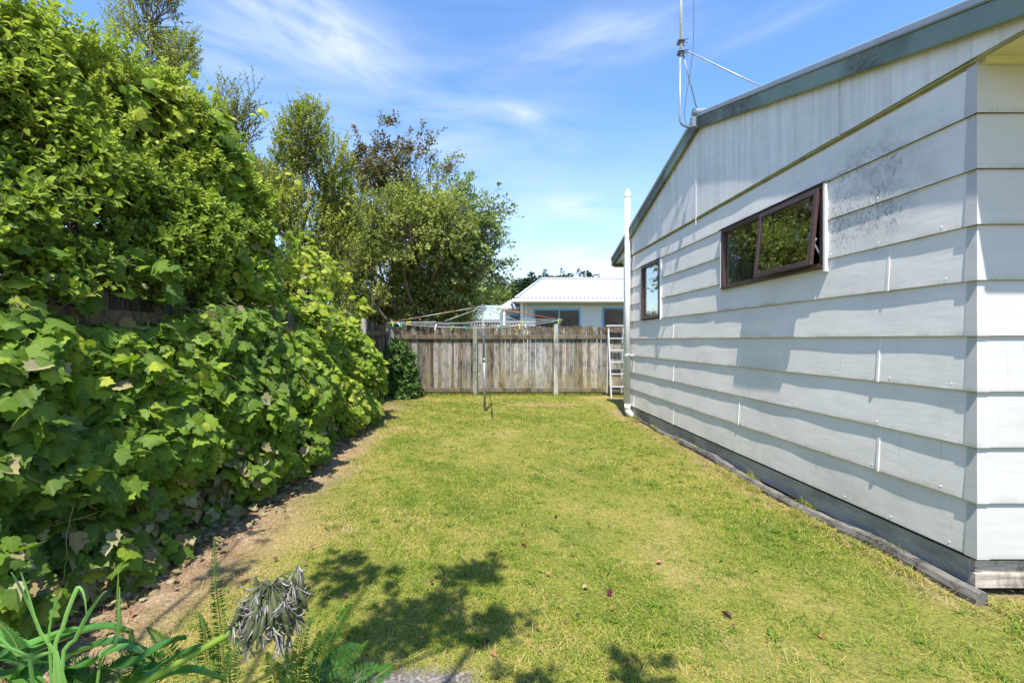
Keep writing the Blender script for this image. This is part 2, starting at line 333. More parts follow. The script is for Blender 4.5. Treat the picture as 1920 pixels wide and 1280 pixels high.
def tree(name, label, cat, base, blobs, n, leaf, lsize, mat, bark, L=0.3, nl=8, up=0.6, droop=0.0, gap=-0.35, gapf=1.2, trunk_r=0.1,
         tintf=None, group=None, extra=None, seed=1, spread=0.9, inner=0.42, twig=0.004, sub=14, curl=(0.4, 1.6), trunk_top=None, zmin=None):
    rs = np.random.default_rng(seed); base = np.array(base, float)
    root = empty(name, tuple(base), label, cat, group)
    w = np.array([b[3]*b[4]*b[5] for b in blobs])**0.8; w /= w.sum(); idx = rs.choice(len(blobs), n, p=w)
    C = np.array([b[:3] for b in blobs])[idx]; Rr = np.array([b[3:6] for b in blobs])[idx]
    d = nrm(rs.normal(size=(n, 3))); r = rs.uniform(0, 1, n)**inner
    SP = C+d*Rr*r[:, None]; g = WN(seed+5, gapf)(SP); keep = g+rs.normal(0, 0.15, n) > gap
    if zmin is not None: keep &= SP[:, 2] > zmin
    SP = SP[keep]; d = d[keep]; r = r[keep]; idx = idx[keep]
    D = nrm(d*0.8+np.array([0, 0, up])+rs.normal(0, 0.35, SP.shape))
    if extra is not None:      # extra = list of (start, end, count): shoots standing proud of the crown
        for (a, b, c) in extra:
            a = np.array(a, float); b = np.array(b, float); t = rs.uniform(0, 1, c)[:, None]
            SP = np.vstack([SP, a+(b-a)*t+rs.normal(0, 0.03, (c, 3))]); D = np.vstack([D, nrm(np.tile(b-a, (c, 1))/np.linalg.norm(b-a)+rs.normal(0, 0.45, (c, 3)))])
            r = np.append(r, np.ones(c)); idx = np.append(idx, np.full(c, -1))
    Ls = L*rs.uniform(0.6, 1.3, len(SP))
    P, T, N, s, who = shoots_to_leaves(SP, D, Ls, nl, lsize, spread, droop)
    ti = rs.uniform(0, 1, len(SP))*0.55; pn = WN(seed+9, 0.7)(SP)*0.18; ti = ti+pn
    tint = ti[who]+rs.uniform(0, 0.35, len(P))
    if tintf is not None: tint = tintf(P, tint)
    leaves('crown', P, T, N, s, np.clip(tint, 0, 1), leaf, mat, root, curl=curl)
    # wood
    zc = trunk_top if trunk_top else base[2]+0.45*(np.mean([b[2] for b in blobs])-base[2])
    top = np.array([base[0]*0.6+np.mean([b[0] for b in blobs])*0.4, base[1]*0.6+np.mean([b[1] for b in blobs])*0.4, zc])
    ts = crooked(base, top, trunk_r, trunk_r*0.7, 6, 0.03)
    V, l, sz = tubes_np(ts, 9); np_mesh('trunk', V, l, sz, bark, root, attrs={'tint': np.full(len(V), 0.5)}, smooth=True)
    lim = []
    for i, b in enumerate(blobs):
        c = np.array(b[:3])-np.array([0, 0, b[5]*0.35]); lim += crooked(top, c, trunk_r*0.55, trunk_r*0.25, 5, 0.06)
        own = np.where(idx == i)[0]
        if len(own):
            for j in rs.choice(own, min(sub, len(own)), replace=False): lim += crooked(c, SP[j], trunk_r*0.2, twig*1.5, 4, 0.07)
    if extra is not None:
        for (a, b, c) in extra: lim += crooked(a, b, twig*2.2, twig, 4, 0.03)
    lim += [(SP[i], SP[i]+D[i]*Ls[i]-np.array([0, 0, droop*Ls[i]**2]), twig, twig*0.5) for i in range(len(SP))]
    seg_obj('branches', lim, bark, root, 3 if len(lim) > 3000 else 4)
    return root

# ================================================================ SKY, SUN, CAMERA
W = bpy.data.worlds.new('World'); S.world = W; W.use_nodes = True
def world():
    t = W.node_tree; n = t.nodes; n.clear(); L = t.links.new
    out = n.new('ShaderNodeOutputWorld'); bg = n.new('ShaderNodeBackground'); bg.inputs[1].default_value = SKYS
    sky = n.new('ShaderNodeTexSky'); sky.sky_type = 'NISHITA'; sky.sun_disc = False
    sky.sun_elevation = math.asin(-SD[2]); sky.sun_rotation = math.atan2(-SD[0], -SD[1])
    sky.altitude = 0; sky.air_density = 1.0; sky.dust_density = 0.15; sky.ozone_density = 2.5
    hs = n.new('ShaderNodeHueSaturation'); hs.inputs['Saturation'].default_value = 1.17; hs.inputs['Hue'].default_value = 0.503; hs.inputs['Value'].default_value = 0.85; L(sky.outputs[0], hs.inputs['Color'])
    tc = n.new('ShaderNodeTexCoord')
    def wisp(px, py, ang, lx, ly, amt):
        """a streak of cirrus round one direction of the sky"""
        d = Vector(((px-VX)/F, 1.0, -(py-VY)/F)).normalized()
        # tangent basis on the sky
        r = Vector((0, 0, 1)).cross(d).normalized()*-1; u = d.cross(r)*-1
        if u.z < 0: u = -u
        a = rad(ang); e1 = r*math.cos(a)+u*math.sin(a); e2 = -r*math.sin(a)+u*math.cos(a)
        sub = n.new('ShaderNodeVectorMath'); sub.operation = 'SUBTRACT'; L(tc.outputs['Generated'], sub.inputs[0]); sub.inputs[1].default_value = d
        def dot(v, k):
            q = n.new('ShaderNodeVectorMath'); q.operation = 'DOT_PRODUCT'; L(sub.outputs[0], q.inputs[0]); q.inputs[1].default_value = v
            m_ = n.new('ShaderNodeMath'); m_.operation = 'MULTIPLY'; L(q.outputs['Value'], m_.inputs[0]); m_.inputs[1].default_value = 1/k; return m_.outputs[0]
        cx = n.new('ShaderNodeCombineXYZ'); L(dot(e1, lx), cx.inputs[0]); L(dot(e2, ly), cx.inputs[1])
        dd = n.new('ShaderNodeVectorMath'); dd.operation = 'DOT_PRODUCT'; L(sub.outputs[0], dd.inputs[0]); dd.inputs[1].default_value = d
        g = n.new('ShaderNodeTexGradient'); g.gradient_type = 'QUADRATIC_SPHERE'; L(cx.outputs[0], g.inputs[0])
        cs = n.new('ShaderNodeCombineXYZ'); L(dot(e1, 0.30), cs.inputs[0]); L(dot(e2, 0.07), cs.inputs[1]); cs.inputs[2].default_value = px*0.01
        no = n.new('ShaderNodeTexNoise'); no.inputs['Scale'].default_value = 1.5; no.inputs['Detail'].default_value = 6; no.inputs['Roughness'].default_value = 0.55; no.inputs['Distortion'].default_value = 0.5
        L(cs.outputs[0], no.inputs['Vector'])
        mr = n.new('ShaderNodeMapRange'); L(no.outputs['Fac'], mr.inputs[0]); mr.inputs[1].default_value = 0.30; mr.inputs[2].default_value = 0.66
        mu = n.new('ShaderNodeMath'); mu.operation = 'MULTIPLY'; L(mr.outputs[0], mu.inputs[0]); L(g.outputs['Fac'], mu.inputs[1])
        m2 = n.new('ShaderNodeMath'); m2.operation = 'MULTIPLY'; L(mu.outputs[0], m2.inputs[0]); m2.inputs[1].default_value = amt; return m2.outputs[0]
    parts = [wisp(*w) for w in WISPS]
    acc = parts[0]
    for p in parts[1:]:
        a = n.new('ShaderNodeMath'); a.operation = 'ADD'; L(acc, a.inputs[0]); L(p, a.inputs[1]); acc = a.outputs[0]
    # low pale cloud towards the horizon
    sx = n.new('ShaderNodeSeparateXYZ'); L(tc.outputs['Generated'], sx.inputs[0])
    hz = n.new('ShaderNodeMapRange'); L(sx.outputs[2], hz.inputs[0]); hz.inputs[1].default_value = 0.42; hz.inputs[2].default_value = 0.0; hz.inputs[3].default_value = 0; hz.inputs[4].default_value = 1
    mp = n.new('ShaderNodeMapping'); mp.inputs['Scale'].default_value = (2.2, 2.2, 9.0); L(tc.outputs['Generated'], mp.inputs[0])
    nz = n.new('ShaderNodeTexNoise'); nz.inputs['Scale'].default_value = 1.6; nz.inputs['Detail'].default_value = 7; L(mp.outputs[0], nz.inputs['Vector'])
    m3 = n.new('ShaderNodeMapRange'); L(nz.outputs['Fac'], m3.inputs[0]); m3.inputs[1].default_value = 0.3; m3.inputs[2].default_value = 0.75
    m3.inputs[3].default_value = 0.35; m3.inputs[4].default_value = 1.0
    m4 = n.new('ShaderNodeMath'); m4.operation = 'MULTIPLY'; L(hz.outputs[0], m4.inputs[0]); L(m3.outputs[0], m4.inputs[1])
    m4b = n.new('ShaderNodeMath'); m4b.operation = 'MULTIPLY'; L(m4.outputs[0], m4b.inputs[0]); m4b.inputs[1].default_value = 0.8
    ad = n.new('ShaderNodeMath'); ad.operation = 'ADD'; ad.use_clamp = True; L(acc, ad.inputs[0]); L(m4b.outputs[0], ad.inputs[1])
    mx = n.new('ShaderNodeMixRGB'); L(ad.outputs[0], mx.inputs[0]); L(hs.outputs[0], mx.inputs[1]); mx.inputs[2].default_value = (*CLOUD, 1)
    L(mx.outputs[0], bg.inputs[0]); L(bg.outputs[0], out.inputs[0])
SKYS = 0.148
CLOUD = (2.75, 2.95, 3.2)
WISPS = [(620, 70, -18, 0.26, 0.12, 1.0), (500, 30, -25, 0.26, 0.09, 0.5), (1120, 70, 4, 0.34, 0.09, 0.55), (985, 212, -14, 0.14, 0.045, 0.6),
         (1480, 30, 8, 0.22, 0.04, 0.35), (820, 180, -5, 0.2, 0.03, 0.3), (1080, 385, -4, 0.22, 0.045, 0.9), (1080, 478, 0, 0.16, 0.03, 0.9), (430, 90, 0, 0.25, 0.14, 0.5), (800, 250, 0, 0.7, 0.35, 0.4), (1150, 520, 0, 0.6, 0.12, 0.8)]
world()
sun = bpy.data.lights.new('Sun', 'SUN'); so = bpy.data.objects.new('sun', sun); COL.objects.link(so)
sun.energy = 3.4; sun.angle = rad(0.53); sun.color = (1.0, 0.95, 0.87)
so.rotation_euler = Vector(SD).to_track_quat('-Z', 'Y').to_euler(); so.location = (-3, -10, 20)
cam = bpy.data.cameras.new('Camera'); co = bpy.data.objects.new('camera', cam); COL.objects.link(co); S.camera = co
co.location = (0, 0, H); co.rotation_euler = (rad(90), 0, 0); cam.sensor_width = 36; cam.sensor_fit = 'HORIZONTAL'
cam.lens = F/1920*36; cam.shift_x = (960-VX)/1920; cam.shift_y = -(640-VY)/1920; cam.clip_start = 0.05; cam.clip_end = 3000
S.view_settings.view_transform = 'Standard'; S.view_settings.look = 'None'; S.view_settings.exposure = 1.36; S.view_settings.gamma = 1.0
S.render.engine = 'CYCLES'; S.cycles.max_bounces = 6; S.cycles.diffuse_bounces = 3; S.cycles.glossy_bounces = 3; S.cycles.transmission_bounces = 3; S.cycles.transparent_max_bounces = 8

# ================================================================ GROUND
def mground():
    m = NT('lawn_ground'); p = m.pos(); x, y, z = m.xyz(p)
    n1 = m.noise(p, 1.1, 5, 0.6); n2 = m.noise(p, 45, 4, 0.7); n3 = m.noise(p, 6.0, 4, 0.6)
    c = m.ramp(n1, [(0.32, (0.15, 0.175, 0.035)), (0.52, (0.24, 0.225, 0.05)), (0.68, (0.34, 0.27, 0.10))])
    c = m.mix(1.0, c, m.ramp(n2, [(0.25, 0.45), (0.5, 1.0), (0.75, 1.35)]), 'MULTIPLY')
    # bare soil by the vine and by the house
    edge = m.math('ADD', m.math('MULTIPLY', m.noise(p, 1.3, 4), 0.9), -0.45)
    s1 = m.math('MULTIPLY', m.math('SUBTRACT', m.math('ADD', -1.35, edge), x), 2.2, True)
    s2 = m.math('MULTIPLY', m.math('SUBTRACT', x, m.math('ADD', 2.45, m.math('MULTIPLY', edge, 0.5))), 6.0, True)
    s2 = m.math('MULTIPLY', s2, m.math('MULTIPLY', m.win(y, 2.35, 9.5, .3), 0.8))
    # worn patches by the back fence
    w = m.math('MULTIPLY', m.math('MULTIPLY', m.win(y, 9.6, 11.3, 0.4), m.win(x, 0.5, 2.7, 0.5)), m.ramp(m.noise(m.scale(p, (1, 2.2, 1)), 1.4, 3), [(0.5, 0.0), (0.6, 0.8)]))
    s = m.math('MAXIMUM', m.math('MAXIMUM', s1, s2), w)
    soil = m.ramp(n3, [(0.22, (0.13, 0.070, 0.045)), (0.55, (0.34, 0.23, 0.15)), (0.75, (0.50, 0.38, 0.26))])
    soil = m.mix(1.0, soil, m.ramp(n2, [(0.25, 0.5), (0.75, 1.4)]), 'MULTIPLY')
    c = m.mix(s, c, soil)
    h = m.math('ADD', n2, m.noise(p, 14, 4))
    return m.done(m.bsdf(c, 0.95, 0, 0.1, m.bump(h, 0.9, 0.03)))
M['ground'] = mground()
def ground():
    xs = np.concatenate([[-400, -60, -20, -8], np.linspace(-5, 5, 81), [8, 20, 60, 400]]); ys = np.concatenate([[-60, -10, -2], np.linspace(0, 13, 105), [20, 60, 200, 900]])
    X, Y = np.meshgrid(xs, ys); P = np.stack([X.ravel(), Y.ravel(), 0*X.ravel()], 1)
    z = WN(3, 0.35, 8, 2)(P[:, :2])*0.006+WN(4, 1.1, 8, 2)(P[:, :2])*0.004; z[(np.abs(P[:, 0]) > 5) | (P[:, 1] > 13) | (P[:, 1] < 0)] = 0; P[:, 2] = z
    nx = len(xs); ii = np.arange((len(ys)-1)*(nx-1)); r, c = ii//(nx-1), ii % (nx-1); a = r*nx+c
    loops = np.stack([a, a+1, a+1+nx, a+nx], 1).ravel()
    o = np_mesh('ground', P, loops, np.full(len(ii), 4), M['ground'], smooth=True); o['kind'] = 'structure'
ground()

# fine grass of the lawn
def mgrass():
    m = NT('grass_blade'); t = m.attr('tint')
    c = m.ramp(t, [(0.0, (0.09, 0.18, 0.018)), (0.33, (0.22, 0.31, 0.035)), (0.56, (0.40, 0.41, 0.065)), (0.78, (0.56, 0.47, 0.15)), (1.0, (0.60, 0.42, 0.25))])
    p = m.bsdf(c, 0.6, 0, 0.25); tr = m.nd('ShaderNodeBsdfTranslucent'); m.lk(c, tr.inputs[0])
    mx = m.nd('ShaderNodeMixShader'); mx.inputs[0].default_value = 0.35; m.lk(p, mx.inputs[1]); m.lk(tr.outputs[0], mx.inputs[2]); return m.done(mx.outputs[0])
M['grass'] = mgrass()
def blades(P, h, w, lean, tint, wide=1.0):
    n = len(P); a = RNG.uniform(0, 6.28, n); la = RNG.uniform(0, 6.28, n)
    B = np.stack([np.cos(a), np.sin(a), 0*a], 1); Ld = np.stack([np.cos(la), np.sin(la), 0*la], 1); U = np.array([[0, 0, 1.0]])
    mid = P+U*(h*0.6)[:, None]+Ld*(h*lean*0.35)[:, None]; tip = P+U*(h*(1-0.35*lean))[:, None]+Ld*(h*lean*1.1)[:, None]
    V = np.stack([P-B*w[:, None]/2, P+B*w[:, None]/2, mid+B*(w*0.42)[:, None], mid-B*(w*0.42)[:, None], tip], 1)
    f = np.array([0, 1, 2, 3, 3, 2, 4]); loops = (f[None, :]+(np.arange(n)*5)[:, None]).ravel(); sizes = np.tile([4, 3], n)
    return V.reshape(-1, 3), loops, sizes, np.repeat(tint, 5)
def dirt_mask(x, y):
    e = WN(31, 0.55, 8, 2)(np.stack([x, y], 1))*0.22
    m1 = np.clip((-1.22+e-x)*1.9, 0, 1)*np.clip((7.8-y)*1.2, 0, 1)
    m2 = np.clip((x-2.42-e*0.3)*4, 0, 1)*0.75*(y > 2.4)
    m3 = np.exp(-((x-1.55)/0.55)**2-((y-10.3)/0.22)**2)+np.exp(-((x-0.85)/0.3)**2-((y-10.2)/0.2)**2)
    return np.clip(m1+m2+m3, 0, 1)
def lawn():
    n = 430000
    u = RNG.uniform(0, 1, n); y0, y1 = 1.35, 12.0; e = -0.3
    y = (y0**e+u*(y1**e-y0**e))**(1/e); x = RNG.uniform(-2.7, 3.4, n)
    k = (x > -1.08*y-0.2) & (x < 1.22*y+0.2) & ~((x > 2.74) & (y > 2.52) & (y < 9.2)) & ~((x > -0.60) & (x < -0.02) & (y < 2.07))
    x, y = x[k], y[k]; Q = np.stack([x, y], 1); dm = dirt_mask(x, y); k = RNG.uniform(0, 1, len(x)) > dm*0.80
    x, y, Q, dm = x[k], y[k], Q[k], dm[k]; n = len(x)
    pat = WN(21, 0.5, 9, 2)(Q)*0.12+WN(22, 1.6, 9, 2)(Q)*0.10+WN(23, 5, 9, 2)(Q)*0.08
    tint = 0.455+pat+RNG.normal(0, 0.16, n)+dm*0.40+np.clip((-0.75-x)*0.34, 0, 0.34)*np.clip((7.5-y)*.5, 0, 1)+np.clip((y-6)*0.012, 0, 0.08)
    yy = 1+(y-1.5)*0.24
    h = RNG.uniform(0.010, 0.027, n)*(1+0.25*(yy-1))*(1-0.3*dm); w = RNG.uniform(0.0022, 0.0042, n)*yy
    P = np.stack([x, y, np.full(n, -0.006)], 1)
    A = [blades(P, h, w, RNG.uniform(0.4, 1.7, n), np.clip(tint, 0, 1))]
    # coarser green tufts, with dry lying stalks among them
    m = 2600; cx = RNG.uniform(-2.0, 3.2, m); cy = 1.6+RNG.uniform(0, 1, m)**1.5*9.5
    k = (cx > -1.05*cy) & ~((cx > 2.6) & (cy > 2.5)) & ~((cx > -0.62) & (cx < 0.0) & (cy < 2.1)); k &= (dirt_mask(cx, cy) < 0.4); cx, cy = cx[k], cy[k]; m = len(cx)
    nb = 16; px = (cx[:, None]+RNG.normal(0, 0.022, (m, nb))).ravel(); py = (cy[:, None]+RNG.normal(0, 0.022, (m, nb))).ravel()
    tt = np.repeat(RNG.uniform(0.08, 0.42, m), nb)+RNG.normal(0, 0.06, m*nb); N_ = m*nb
    A.append(blades(np.stack([px, py, np.full(N_, -0.004)], 1), RNG.uniform(0.02, 0.052, N_), RNG.uniform(0.003, 0.006, N_), RNG.uniform(0.6, 1.8, N_), np.clip(tt, 0, 1)))
    m = 17000; px = RNG.uniform(-2.4, 2.75, m); py = 1.4+RNG.uniform(0, 1, m)**1.4*9; dd = dirt_mask(px, py); k = (RNG.uniform(0, 1, m) < 0.35+dd*0.7) & ~((px > -0.62) & (px < 0.0) & (py < 2.08)); px, py = px[k], py[k]; m = len(px)
    A.append(blades(np.stack([px, py, np.full(m, 0.006)], 1), RNG.uniform(0.02, 0.06, m), RNG.uniform(0.0015, 0.003, m), RNG.uniform(2.2, 2.8, m), RNG.uniform(0.72, 1.0, m)))
    # broad leaved weeds flat among the grass
    m = 150; cx = RNG.uniform(-1.2, 2.6, m); cy = 1.7+RNG.uniform(0, 1, m)**1.3*7; nb = 9
    N_ = m*nb; px = np.repeat(cx, nb)+RNG.normal(0, .006, N_); py = np.repeat(cy, nb)+RNG.normal(0, .006, N_); k = ~((px > -.65) & (px < 0.02) & (py < 2.12)); px, py = px[k], py[k]; N_ = len(px)
    A.append(blades(np.stack([px, py, np.full(N_, .0)], 1), RNG.uniform(.02, .04, N_), RNG.uniform(.008, .014, N_), RNG.uniform(1.3, 2.0, N_), RNG.uniform(.02, .3, N_)))
    # weeds in the slot between sleeper and base board
    m = 900; c_ = RNG.choice([8.2, 7.3, 6.4, 5.9, 4.7, 3.9, 3.1], m); py = c_+RNG.normal(0, .05, m); A.append(blades(np.stack([np.full(m, 2.772)+RNG.normal(0, .008, m), py, np.full(m, .0)], 1), RNG.uniform(.05, .14, m), RNG.uniform(.003, .006, m), RNG.uniform(.3, 1.2, m), np.clip(RNG.normal(.45, .25, m), 0, 1)))
    # unmown fringe against the sleeper and round the paver
    m = 9000; py = RNG.uniform(2.35, 8.6, m); px = 2.725-0.055*np.exp(-((py-4.2)/1.3)**2)+0.05*(py-2.5)/6-.06-RNG.exponential(.03, m)
    A.append(blades(np.stack([px, py, np.full(m, -.004)], 1), RNG.uniform(.02, .065, m)*(.5+.7*(WN(91, .8, 8, 2)(np.stack([px, py], 1)) > .1)), RNG.uniform(.003, .006, m), RNG.uniform(.4, 1.5, m), np.clip(RNG.normal(.62, .25, m), 0, 1)))
    m = 2500; px = RNG.uniform(2.74, 4.2, m); py = 2.44+RNG.normal(0, .05, m); A.append(blades(np.stack([px, py, np.full(m, -.004)], 1), RNG.uniform(.02, .07, m), RNG.uniform(.003, .006, m), RNG.uniform(.6, 1.9, m), np.clip(RNG.normal(.6, .25, m), 0, 1)))
    m = 3600; px = np.concatenate([RNG.uniform(-.64, .05, 2600), -.01+RNG.normal(0, .025, 1000)]); py = np.concatenate([2.055+RNG.normal(0, .03, 2600), RNG.uniform(1.5, 2.1, 1000)]); A.append(blades(np.stack([px, py, np.full(m, -.004)], 1), RNG.uniform(.015, .04, m), RNG.uniform(.002, .004, m), RNG.uniform(.8, 1.9, m), np.clip(RNG.normal(.6, .25, m), 0, 1)))
    m = 3500; px = RNG.uniform(-2.3, 3.1, m); py = 11.93+RNG.normal(0, .04, m); A.append(blades(np.stack([px, py, np.full(m, -.004)], 1), RNG.uniform(.04, .12, m), RNG.uniform(.006, .010, m), RNG.uniform(.4, 1.3, m), np.clip(RNG.normal(.5, .2, m), 0, 1)))
    V = np.concatenate([a[0] for a in A]); off = 0; LL = []
    for a in A: LL.append(a[1]+off); off += len(a[0])
    o = np_mesh('lawn_grass', V, np.concatenate(LL), np.concatenate([a[2] for a in A]), M['grass'], attrs={'tint': np.concatenate([a[3] for a in A])})
    tag(o, 'short mown lawn of green and straw coloured grass between vine and house', 'grass', kind='stuff')
lawn()

# concrete paver at the very front
def paver():
    m = NT('old_concrete'); p = m.pos(); n = m.noise(p, 60, 6, 0.75); b = m.noise(p, 6, 4)
    c = m.ramp(n, [(0.3, (0.05, 0.042, 0.035)), (0.5, (0.16, 0.14, 0.12)), (0.70, (0.42, 0.38, 0.33))]); c = m.mix(0.7, c, m.ramp(b, [(0.3, 0.6), (0.7, 1.2)]), 'MULTIPLY')
    mt = m.done(m.bsdf(c, 0.9, 0, 0.2, m.bump(n, 0.7, 0.006)))
    a = MB(); pts = []
    N = 40
    for i in range(N):
        t = i/N*4; s = int(t); f = t-s
        x, y = [(-0.56+0.55*f, 2.05), (-0.01, 2.05-0.6*f), (-0.01-0.55*f, 1.45), (-0.56, 1.45+0.6*f)][s]
        pts.append((x+random.uniform(-.012, .012), y+random.uniform(-.012, .012)))
    v = [(x, y, -0.03) for x, y in pts]+[(x, y, 0.004) for x, y in pts]
    a.add(v, [tuple(range(N, 2*N))[::-1]]+[(i, (i+1) % N, N+(i+1) % N, N+i) for i in range(N)])
    o = a.build('concrete_paver', mt); bevel(o, 0.006); tag(o, 'rough grey concrete paver sunk in the lawn at the bottom edge of the photo', 'paver')
paver()

# ================================================================ THE WHITE HOUSE ON THE RIGHT
X0, Y0, YE = 2.78, 2.58, 8.88; CH = 0.312; ZB = 0.226; D0 = 0.017
PITCH = 0.30; RY = 5.80; RZ = 4.15      # ridge: underside of the roof line at the gable sheet
house = empty('weatherboard_house', (X0+3.0, RY, 0), 'white weatherboard house with gable end and flaking green barge board beside the lawn', 'house')
WINS = [(3.70, 5.29, 2.03, 2.712), (7.12, 7.96, 1.80, 2.712)]
wob = WN(77, 0.8, 7, 2)
def side_boards():
    a = MB()
    for k in range(9):
        zb = ZB+k*CH; zt = zb+CH+0.03
        ops = [w for w in WINS if w[2] < zb+CH-0.01 and w[3] > zb+0.02]
        spans = []; y = Y0
        for w in sorted(ops):
            spans.append((y, w[0], zb, zt)); 
            if w[2] > zb+0.02: spans.append((w[0], w[1], zb, w[2]))
            y = w[1]
        spans.append((y, YE, zb, zt))
        for (ya, yb, za, zc) in spans:
            n = max(1, int((yb-ya)/0.16)); ys = [ya+(yb-ya)*i/n for i in range(n+1)]
            def xo(yv, z):
                t = (z-zb)/CH; wv = wob(np.array([[yv, k*3.7]]))[0]*0.0022
                return X0-(D0+wv)*(1-t)+ (0.006 if t > 1 else 0)
            vs = []; fs = []
            for yv in ys:
                zm = min(zc, zb+CH); vs += [(xo(yv, za)+0.007, yv, za), (xo(yv, za), yv, za), (xo(yv, (za+zm)/2)+wob(np.array([[yv*1.3, k*9+5]]))[0]*0.0012, yv, (za+zm)/2), (xo(yv, zc) if zc <= zb+CH else X0-0.0005, yv, zm)]
            for i in range(n):
                b = i*4
                for j in range(3): fs.append((b+j, b+4+j, b+5+j, b+1+j)[::-1])
            a.add(vs, fs)
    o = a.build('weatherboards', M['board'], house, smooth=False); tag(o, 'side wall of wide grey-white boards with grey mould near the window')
    # front wall
    a = MB()
    for k in range(9):
        zb = ZB+k*CH; zt = zb+CH
        a.add([(X0-D0, Y0-D0, zb), (9.2, Y0-D0, zb), (9.2, Y0, zt), (X0, Y0, zt), (X0-D0, Y0-D0+0.007, zb), (9.2, Y0-D0+0.007, zb)], [(0, 1, 2, 3), (0, 4, 5, 1)])
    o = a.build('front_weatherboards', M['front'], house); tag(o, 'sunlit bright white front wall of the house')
    # lining behind both walls, openings left for the windows
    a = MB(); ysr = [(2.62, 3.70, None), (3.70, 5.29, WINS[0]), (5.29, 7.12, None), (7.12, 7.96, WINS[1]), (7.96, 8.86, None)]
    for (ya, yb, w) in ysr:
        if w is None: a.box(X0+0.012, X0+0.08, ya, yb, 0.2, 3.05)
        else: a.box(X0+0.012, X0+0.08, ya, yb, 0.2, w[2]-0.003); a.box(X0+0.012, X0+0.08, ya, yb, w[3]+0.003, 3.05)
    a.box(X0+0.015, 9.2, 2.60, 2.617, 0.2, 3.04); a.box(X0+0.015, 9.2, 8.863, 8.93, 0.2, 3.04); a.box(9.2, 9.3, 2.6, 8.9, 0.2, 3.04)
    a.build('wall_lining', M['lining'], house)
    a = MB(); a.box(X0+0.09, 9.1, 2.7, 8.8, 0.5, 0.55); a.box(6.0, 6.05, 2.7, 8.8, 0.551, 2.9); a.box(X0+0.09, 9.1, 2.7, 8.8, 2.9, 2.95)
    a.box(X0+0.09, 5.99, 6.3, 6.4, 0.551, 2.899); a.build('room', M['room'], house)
    # far wall cladding
    a = MB()
    for k in range(9):
        zb = ZB+k*CH; a.add([(X0-D0, 8.93+D0, zb), (9.2, 8.93+D0, zb), (9.2, 8.93, zb+CH), (X0, 8.93, zb+CH), (X0-D0, 8.93, zb), (9.2, 8.93, zb)], [(3, 2, 1, 0), (0, 1, 5, 4)])
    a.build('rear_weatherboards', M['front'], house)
    # corner soakers
    for k in range(9):
        zb = ZB+k*CH-0.002; zt = zb+CH-0.004; d = D0+0.004; a = MB()
        wv = 0.05
        a.add([(X0-d, Y0-d, zb), (X0-d, Y0+wv, zb), (X0-0.003, Y0+wv, zt), (X0-0.003, Y0-0.003, zt), (X0+wv, Y0-d, zb), (X0+wv, Y0-0.003, zt),
               (X0-d+.004, Y0+wv, zb), (X0+wv, Y0-d+.004, zb), (X0-d+.004, Y0-d+.004, zb)],
              [(0, 3, 2, 1), (0, 4, 5, 3), (0, 1, 6, 8), (0, 8, 7, 4)])
        a.build('corner_cap', M['front'], house)
    # far end corner boards
    a = MB(); a.box(X0-0.03, X0+0.05, 8.885, 8.952, ZB, 3.02); a.build('corner_board', M['trim'], house)
    # jointers
    for (yj, ks) in ((3.21, (1, 3)), (3.13, (5,)), (4.96, (1, 3)), (6.66, (0, 2, 4)), (8.40, (0, 2))):
        for k in ks:
            zb = ZB+k*CH; a = MB()
            a.add([(X0-D0-.006, yj-.009, zb-.004), (X0-D0-.006, yj+.009, zb-.004), (X0-.004, yj+.009, zb+CH-.01), (X0-.004, yj-.009, zb+CH-.01),
                   (X0-D0+.002, yj-.011, zb-.004), (X0-D0+.002, yj+.011, zb-.004), (X0+.002, yj+.011, zb+CH-.01), (X0+.002, yj-.011, zb+CH-.01)],
                  [(0, 3, 2, 1), (0, 1, 5, 4), (1, 2, 6, 5), (3, 0, 4, 7)])
            a.build('joint_strip', M['board'], house)
    # nail heads
    a = MB()
    for k in range(9):
        y = Y0+0.12+random.uniform(0, .1)
        while y < YE:
            z = ZB+k*CH+0.03
            if not any(w[0]-.02 < y < w[1]+.02 and w[2] < z < w[3] for w in WINS) and random.random() < 0.8:
                xx = X0-D0*0.92; n = 6
                a.add([(xx-0.005, y, z)]+[(xx, y+0.006*math.cos(i*6.283/n), z+0.006*math.sin(i*6.283/n)) for i in range(n)], [(0, 1+i, 1+(i+1) % n) for i in range(n)])
            y += random.uniform(0.38, 0.5)
        for x in (2.86, 3.35, 3.8):
            z = ZB+k*CH+0.03; yy = Y0-D0*0.9; n = 6; x += random.uniform(-.03, .03)
            a.add([(x, yy-0.004, z)]+[(x+0.005*math.cos(i*6.283/n), yy, z+0.005*math.sin(i*6.283/n)) for i in range(n)], [(0, 1+i, 1+(i+1) % n) for i in range(n)])
    a.build('nail_heads', M['trim'], house)['kind'] = 'stuff'
side_boards()
def zt_(y): return RZ-PITCH*abs(y-RY)
